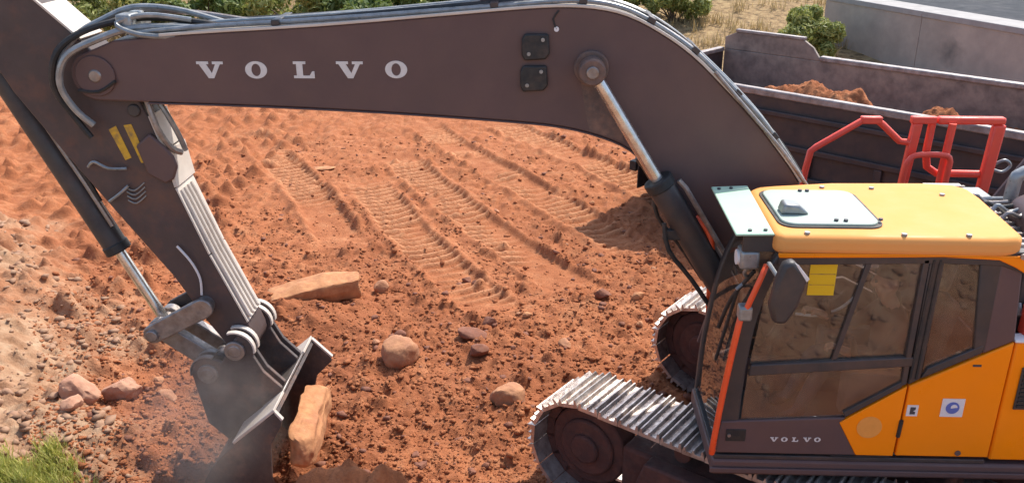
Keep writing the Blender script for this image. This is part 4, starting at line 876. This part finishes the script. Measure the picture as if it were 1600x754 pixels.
rock('boulder', (-2.93,0.95), (0.20,0.18,0.16), 'rock', 'soil-covered boulder half buried in front of the near track', (0,0,60), 8, 0, 4, None, 0.3, 'boulder')
rock('boulder', (-7.05,0.62), (0.25,0.20,0.19), 'rockk', 'pale pink angular boulder at the foot of the bank, above the grass', (5,12,-25), 14, 0.35, 4, None, 0.2, 'boulder')
rock('boulder', (-6.72,0.85), (0.22,0.17,0.16), 'rockk', 'blunt pinkish boulder right next to the pale angular one', (0,-8,30), 15, 0.2, 4, None, 0.25, 'boulder')
for k,(x,y,a,b,c,mt,lb) in enumerate((
 (-3.40,2.32,.20,.13,.08,'rockd','low flat dark red stone beside two smaller dark ones'),
 (-3.30,1.92,.13,.12,.09,'rockd','dark stone just below the low flat dark one'),
 (-3.22,2.72,.10,.09,.07,'rockd','small dark red stone above the low flat dark one'),
 (-4.22,2.30,.09,.09,.08,'rockd','small round dark stone right behind the large brown boulder'),
 (-3.45,3.95,.11,.08,.06,'rockd','dark flat pebble on the far side, right of the slab'),
 (-3.60,4.10,.08,.07,.05,'rockd','small dark pebble left of another at the far side'),
 (-1.85,3.45,.13,.10,.08,'rockd','dark stone lying near the front of the far track'),
 (-4.66,3.62,.12,.10,.11,'rock','angular brown stone off the right end of the flat slab'),
 (-6.35,0.95,.13,.10,.10,'rock','brown stone left of the bucket'),
 (-6.95,0.30,.12,.10,.09,'rockk','small pinkish stone in front of the pale angular boulder'),
 (-2.35,2.15,.11,.09,.07,'rock','brown stone between the two tracks'),
 (-6.62,8.75,.30,.22,.05,'rockp','pale flat stone patch on the track marks, far left'))):
    rock('stone', (x,y), (a,b,c), mt, lb, (random.uniform(-12,12),random.uniform(-12,12),random.uniform(0,360)), 40+k, 0.1, 3, None, 0.25, 'stone')
rmesh = []
for k in range(6):
    m = rock_mesh(100+k, 2); m.materials.append(M[('rock','rockd','rockp','rock','rockd','rubble')[k]]); rmesh.append(m)
cnt = 0
while cnt < 45:
    x = random.uniform(-8.2,-1.0); y = 10**random.uniform(0,0.95)-1.2
    if abs(x+4.8) < 0.9 and abs(y) < 1.0 or x > -2.9+0.6*(3-y) and y < 2.6: continue
    i = min(np.searchsorted(gx,x),nx-1); j_ = min(np.searchsorted(gy,y),ny-1)
    bankside = D[i,j_] > 0
    if compact[i,j_] > 0.4 and random.random() < 0.8: continue
    k = random.randrange(5) if not bankside else random.choice((2,5,5,0))
    o = bpy.data.objects.new('loose_stone', rmesh[k]); col.objects.link(o)
    s = random.uniform(0.035,0.065) if random.random() < 0.85 else random.uniform(0.06,0.10)
    o.scale = (s*random.uniform(.8,1.3), s, s*random.uniform(.5,.85)); o.rotation_euler = (random.uniform(-.3,.3),random.uniform(-.3,.3),random.uniform(0,6.3))
    o.location = (x,y,gz(x,y)+s*0.12)
    tag(o, 'small loose stone on the rubble bank at the left' if bankside else 'small loose stone lying on the red soil', 'stone', 'loose stones on the rubble bank' if bankside else 'loose stones on the red soil'); cnt += 1
def scatter(name, n, region, smin, smax, mat, label, cond, seed, power=2.5):
    r = np.random.default_rng(seed); ico = bmesh.new(); bmesh.ops.create_icosphere(ico, subdivisions=1, radius=1)
    base = np.array([v.co[:] for v in ico.verts]); fa = np.array([[v.index for v in f.verts] for f in ico.faces]); ico.free()
    VV = []; FF = []; c = 0
    while c < n:
        x, y = region(r)
        if not cond(x, y): continue
        s = smin+(smax-smin)*r.random()**power
        b = base*(1+r.uniform(-.42,.38,(len(base),1)))*np.array([r.uniform(.8,1.7),1,r.uniform(.4,.9)])*s
        a = r.uniform(0,6.28); ca_, sa = math.cos(a), math.sin(a)
        b = np.stack([b[:,0]*ca_-b[:,1]*sa, b[:,0]*sa+b[:,1]*ca_, b[:,2]],-1)+np.array([x,y,gz(x,y)+s*0.15])
        FF.append(fa+c*len(base)); VV.append(b); c += 1
    VV = np.concatenate(VV); FF = np.concatenate(FF)
    me = bpy.data.meshes.new(name); me.vertices.add(len(VV)); me.vertices.foreach_set('co',VV.ravel())
    me.loops.add(FF.size); me.loops.foreach_set('vertex_index',FF.ravel().astype(np.int32)); me.polygons.add(len(FF)); me.polygons.foreach_set('loop_start',np.arange(0,FF.size,3,dtype=np.int32)); me.update()
    me.materials.append(mat); o = bpy.data.objects.new(name, me); col.objects.link(o); return tag(o, label, kind='stuff')
def cidx(A,x,y): return A[min(np.searchsorted(gx,x),nx-1), min(np.searchsorted(gy,y),ny-1)]
near_reg = lambda r: (r.uniform(-9,-0.6), 10**r.uniform(0,1.12)-2.0)
scatter('soil_crumbs', 7000, near_reg, 0.008, 0.040, M['clod'], 'crumbs of red soil strewn over the ground', lambda x,y: (cidx(compact,x,y) < .4 or random.random() < .15) and cidx(D,x,y) < 0.6, 3, 3)
scatter('fine_crumbs', 22000, lambda r: (r.uniform(-8.5,-0.6), 10**r.uniform(0,0.93)-2.0), 0.005, 0.022, M['clod'], 'fine crumbs of red soil', lambda x,y: (cidx(compact,x,y) < .4 or random.random() < .2) and cidx(D,x,y) < 1.0, 13, 2)
scatter('dark_crumbs', 900, near_reg, 0.010, 0.050, M['rockd'], 'dark red grit strewn over the ground', lambda x,y: (cidx(compact,x,y) < .4 or random.random() < .2) and cidx(D,x,y) < 0.6, 4, 3)
scatter('bank_rubble', 3600, lambda r: (r.uniform(-11,-4.5), r.uniform(-2.4,7)) if r.random() < .75 else (r.uniform(-4,2.5), r.uniform(-6,-2.4)), 0.010, 0.060, M['rubble'], 'grey and buff rubble covering the bank at the left', lambda x,y: cidx(zone_r,x,y) > 0.35, 5, 2.6)

# ------------------------------------------------------------------ dust raised by the bucket
dm = bpy.data.meshes.new('dust_cloud'); bm = bmesh.new(); bmesh.ops.create_icosphere(bm, subdivisions=4, radius=1); bm.to_mesh(dm); bm.free()
du = bpy.data.objects.new('dust_cloud', dm); col.objects.link(du); du.location = (-5.35,-0.55,0.75); du.scale = (0.75,0.7,0.85)
tag(du, 'thin grey dust hanging around the bucket', kind='stuff')
vm, vt, vb = nt('dust_volume'); vt.nodes.remove(vb); pv = vt.nodes.new('ShaderNodeVolumePrincipled'); pv.inputs['Color'].default_value = (0.72, 0.57, 0.48, 1)
tcn = vt.nodes.new('ShaderNodeTexCoord'); ln = vt.nodes.new('ShaderNodeVectorMath'); ln.operation = 'LENGTH'; vt.links.new(tcn.outputs['Object'], ln.inputs[0])
fall = ramp(vt, ln.outputs['Value'], [(0.15, 1.0), (0.95, 0.0)])
nz = ramp(vt, tex_noise(vt, 2.2, 4, 0.6), [(0.36, 0.0), (0.66, 1.0)])
mm = vt.nodes.new('ShaderNodeMath'); mm.operation = 'MULTIPLY'; vt.links.new(fall, mm.inputs[0]); vt.links.new(nz, mm.inputs[1])
m3 = vt.nodes.new('ShaderNodeMath'); m3.operation = 'MULTIPLY'; m3.inputs[1].default_value = 2.2; vt.links.new(mm.outputs[0], m3.inputs[0])
vt.links.new(m3.outputs[0], pv.inputs['Density']); vt.links.new(pv.outputs[0], vt.nodes['Material Output'].inputs['Volume']); dm.materials.append(vm)

# ------------------------------------------------------------------ vegetation
def quads(name, C, Nrm, S, mat, parent=None, asp=1.7):
    n = len(C); r = np.random.default_rng(n)
    t = np.cross(Nrm, r.normal(size=(n,3))); t /= np.linalg.norm(t,axis=1,keepdims=True)+1e-9; u = np.cross(Nrm,t)
    S = S[:,None]; P = np.stack([C-t*S*asp, C-u*S*0.6, C+t*S*asp, C+u*S*0.6],1).reshape(-1,3)
    me = bpy.data.meshes.new(name); me.vertices.add(4*n); me.vertices.foreach_set('co',P.ravel())
    me.loops.add(4*n); me.loops.foreach_set('vertex_index',np.arange(4*n,dtype=np.int32)); me.polygons.add(n); me.polygons.foreach_set('loop_start',np.arange(0,4*n,4,dtype=np.int32)); me.update()
    me.materials.append(mat); o = bpy.data.objects.new(name, me); col.objects.link(o)
    if parent: o.parent = parent
    return o
def bush(x, y, w, h, mat, label, group, seed, leaf=0.045, n=7000):
    r = np.random.default_rng(seed); z0 = gz(x,y)
    root = empty('bush', (x,y,z0)); tag(root, label, 'bush', group)
    cl = []; nb = 26
    for k in range(nb):
        a = r.uniform(0,6.28); rr = w*0.5*r.random()**0.6; zz = h*(0.18+0.74*r.random()*(1-0.55*(rr/(w*.5))**2)); cl.append((rr*math.cos(a),rr*math.sin(a),zz,h*r.uniform(.10,.21)))
    cl = np.array(cl); k = r.integers(0,nb,n); d = r.normal(size=(n,3)); d /= np.linalg.norm(d,axis=1,keepdims=True)
    C = cl[k,:3]+d*(cl[k,3]*r.random(n)**0.35)[:,None]; C[:,2] = np.maximum(C[:,2],0.02)
    N = d+0.7*r.normal(size=(n,3)); N /= np.linalg.norm(N,axis=1,keepdims=True)
    quads('foliage', C, N, leaf*r.uniform(.6,1.3,n), mat, root)
    st = MB()
    for q in range(9): c = cl[q]; st.tube([(c[0]*.05,c[1]*.05,-0.1),(c[0]*.4,c[1]*.4,c[2]*.45),(c[0],c[1],c[2])],0.035*h/1.5,5,0,0.008)
    st.build('stem', M['bark'], root); return root
bush(4.85,19.3,1.9,1.75,M['leaf2'],'bright yellow-green bush in front of the end of the concrete wall',None,1,0.05,9000)
bush(1.7,24.0,2.2,1.7,M['leaf2'],'green bush behind the bend of the boom',None,2,0.06,8000)
bush(4.2,28.5,3.0,1.5,M['leaf'],'dark bush on the dry slope, left of the wall',None,16,0.06,6000)
bx = [(-16.5,23,4.6,2.8),(-13.4,22,4.0,2.4),(-10.6,23,3.8,2.6),(-8.0,22,3.4,2.2),(-5.6,23.5,3.2,2.2),(-3.2,23,3.0,1.9),(-0.8,25,3.0,2.0)]
order = ['first','second','third','fourth','fifth','sixth','last']
for k,(x,y,w,h) in enumerate(bx): bush(x,y,w,h,M['leaf'] if k%2 else M['leaf2'],'green bush of the row above the boom, %s from the left'%order[k],'bushes above the boom',30+k,0.07,7500)
def blades(name, n, pts, hmin, hmax, mat, label, seed, wd_=0.006):
    r = np.random.default_rng(seed); V_ = []; 
    for k in range(n):
        x,y = pts(r); z = gz(x,y)-0.01; h = r.uniform(hmin,hmax); a = r.uniform(0,6.28); l = h*r.uniform(.15,.7); w_ = wd_*r.uniform(.7,1.5)
        dx,dy = math.cos(a),math.sin(a); px_,py_ = -dy*w_,dx*w_
        V_ += [(x-px_,y-py_,z),(x+px_,y+py_,z),(x+px_*.7+dx*l*.35,y+py_*.7+dy*l*.35,z+h*.6),(x-px_*.7+dx*l*.35,y-py_*.7+dy*l*.35,z+h*.6),(x+dx*l,y+dy*l,z+h)]
    F_ = []
    for k in range(n): o = 5*k; F_ += [(o,o+1,o+2,o+3),(o+3,o+2,o+4)]
    me = bpy.data.meshes.new(name); me.from_pydata(V_,[],F_); me.update(); me.materials.append(mat)
    ob = bpy.data.objects.new(name,me); col.objects.link(ob); return tag(ob,label,kind='stuff')
tc = [(random.gauss(-6.95,0.34),random.gauss(-0.85,0.26)) for _ in range(90)]
def gp(r): c = tc[r.integers(0,len(tc))]; return c[0]+r.normal()*0.06, c[1]+r.normal()*0.06
blades('grass', 6500, gp, 0.05, 0.17, M['grass'], 'yellow-green grass at the lower left corner', 8, 0.0045)
hc = [(random.uniform(-22,8.5),random.uniform(19.5,36)) for _ in range(900)]
def hp_(r): c = hc[r.integers(0,len(hc))]; return c[0]+r.normal()*0.16, c[1]+r.normal()*0.16
blades('dry_grass', 16000, hp_, 0.15, 0.5, M['straw'], 'dry straw-coloured grass on the slope behind', 9, 0.012)
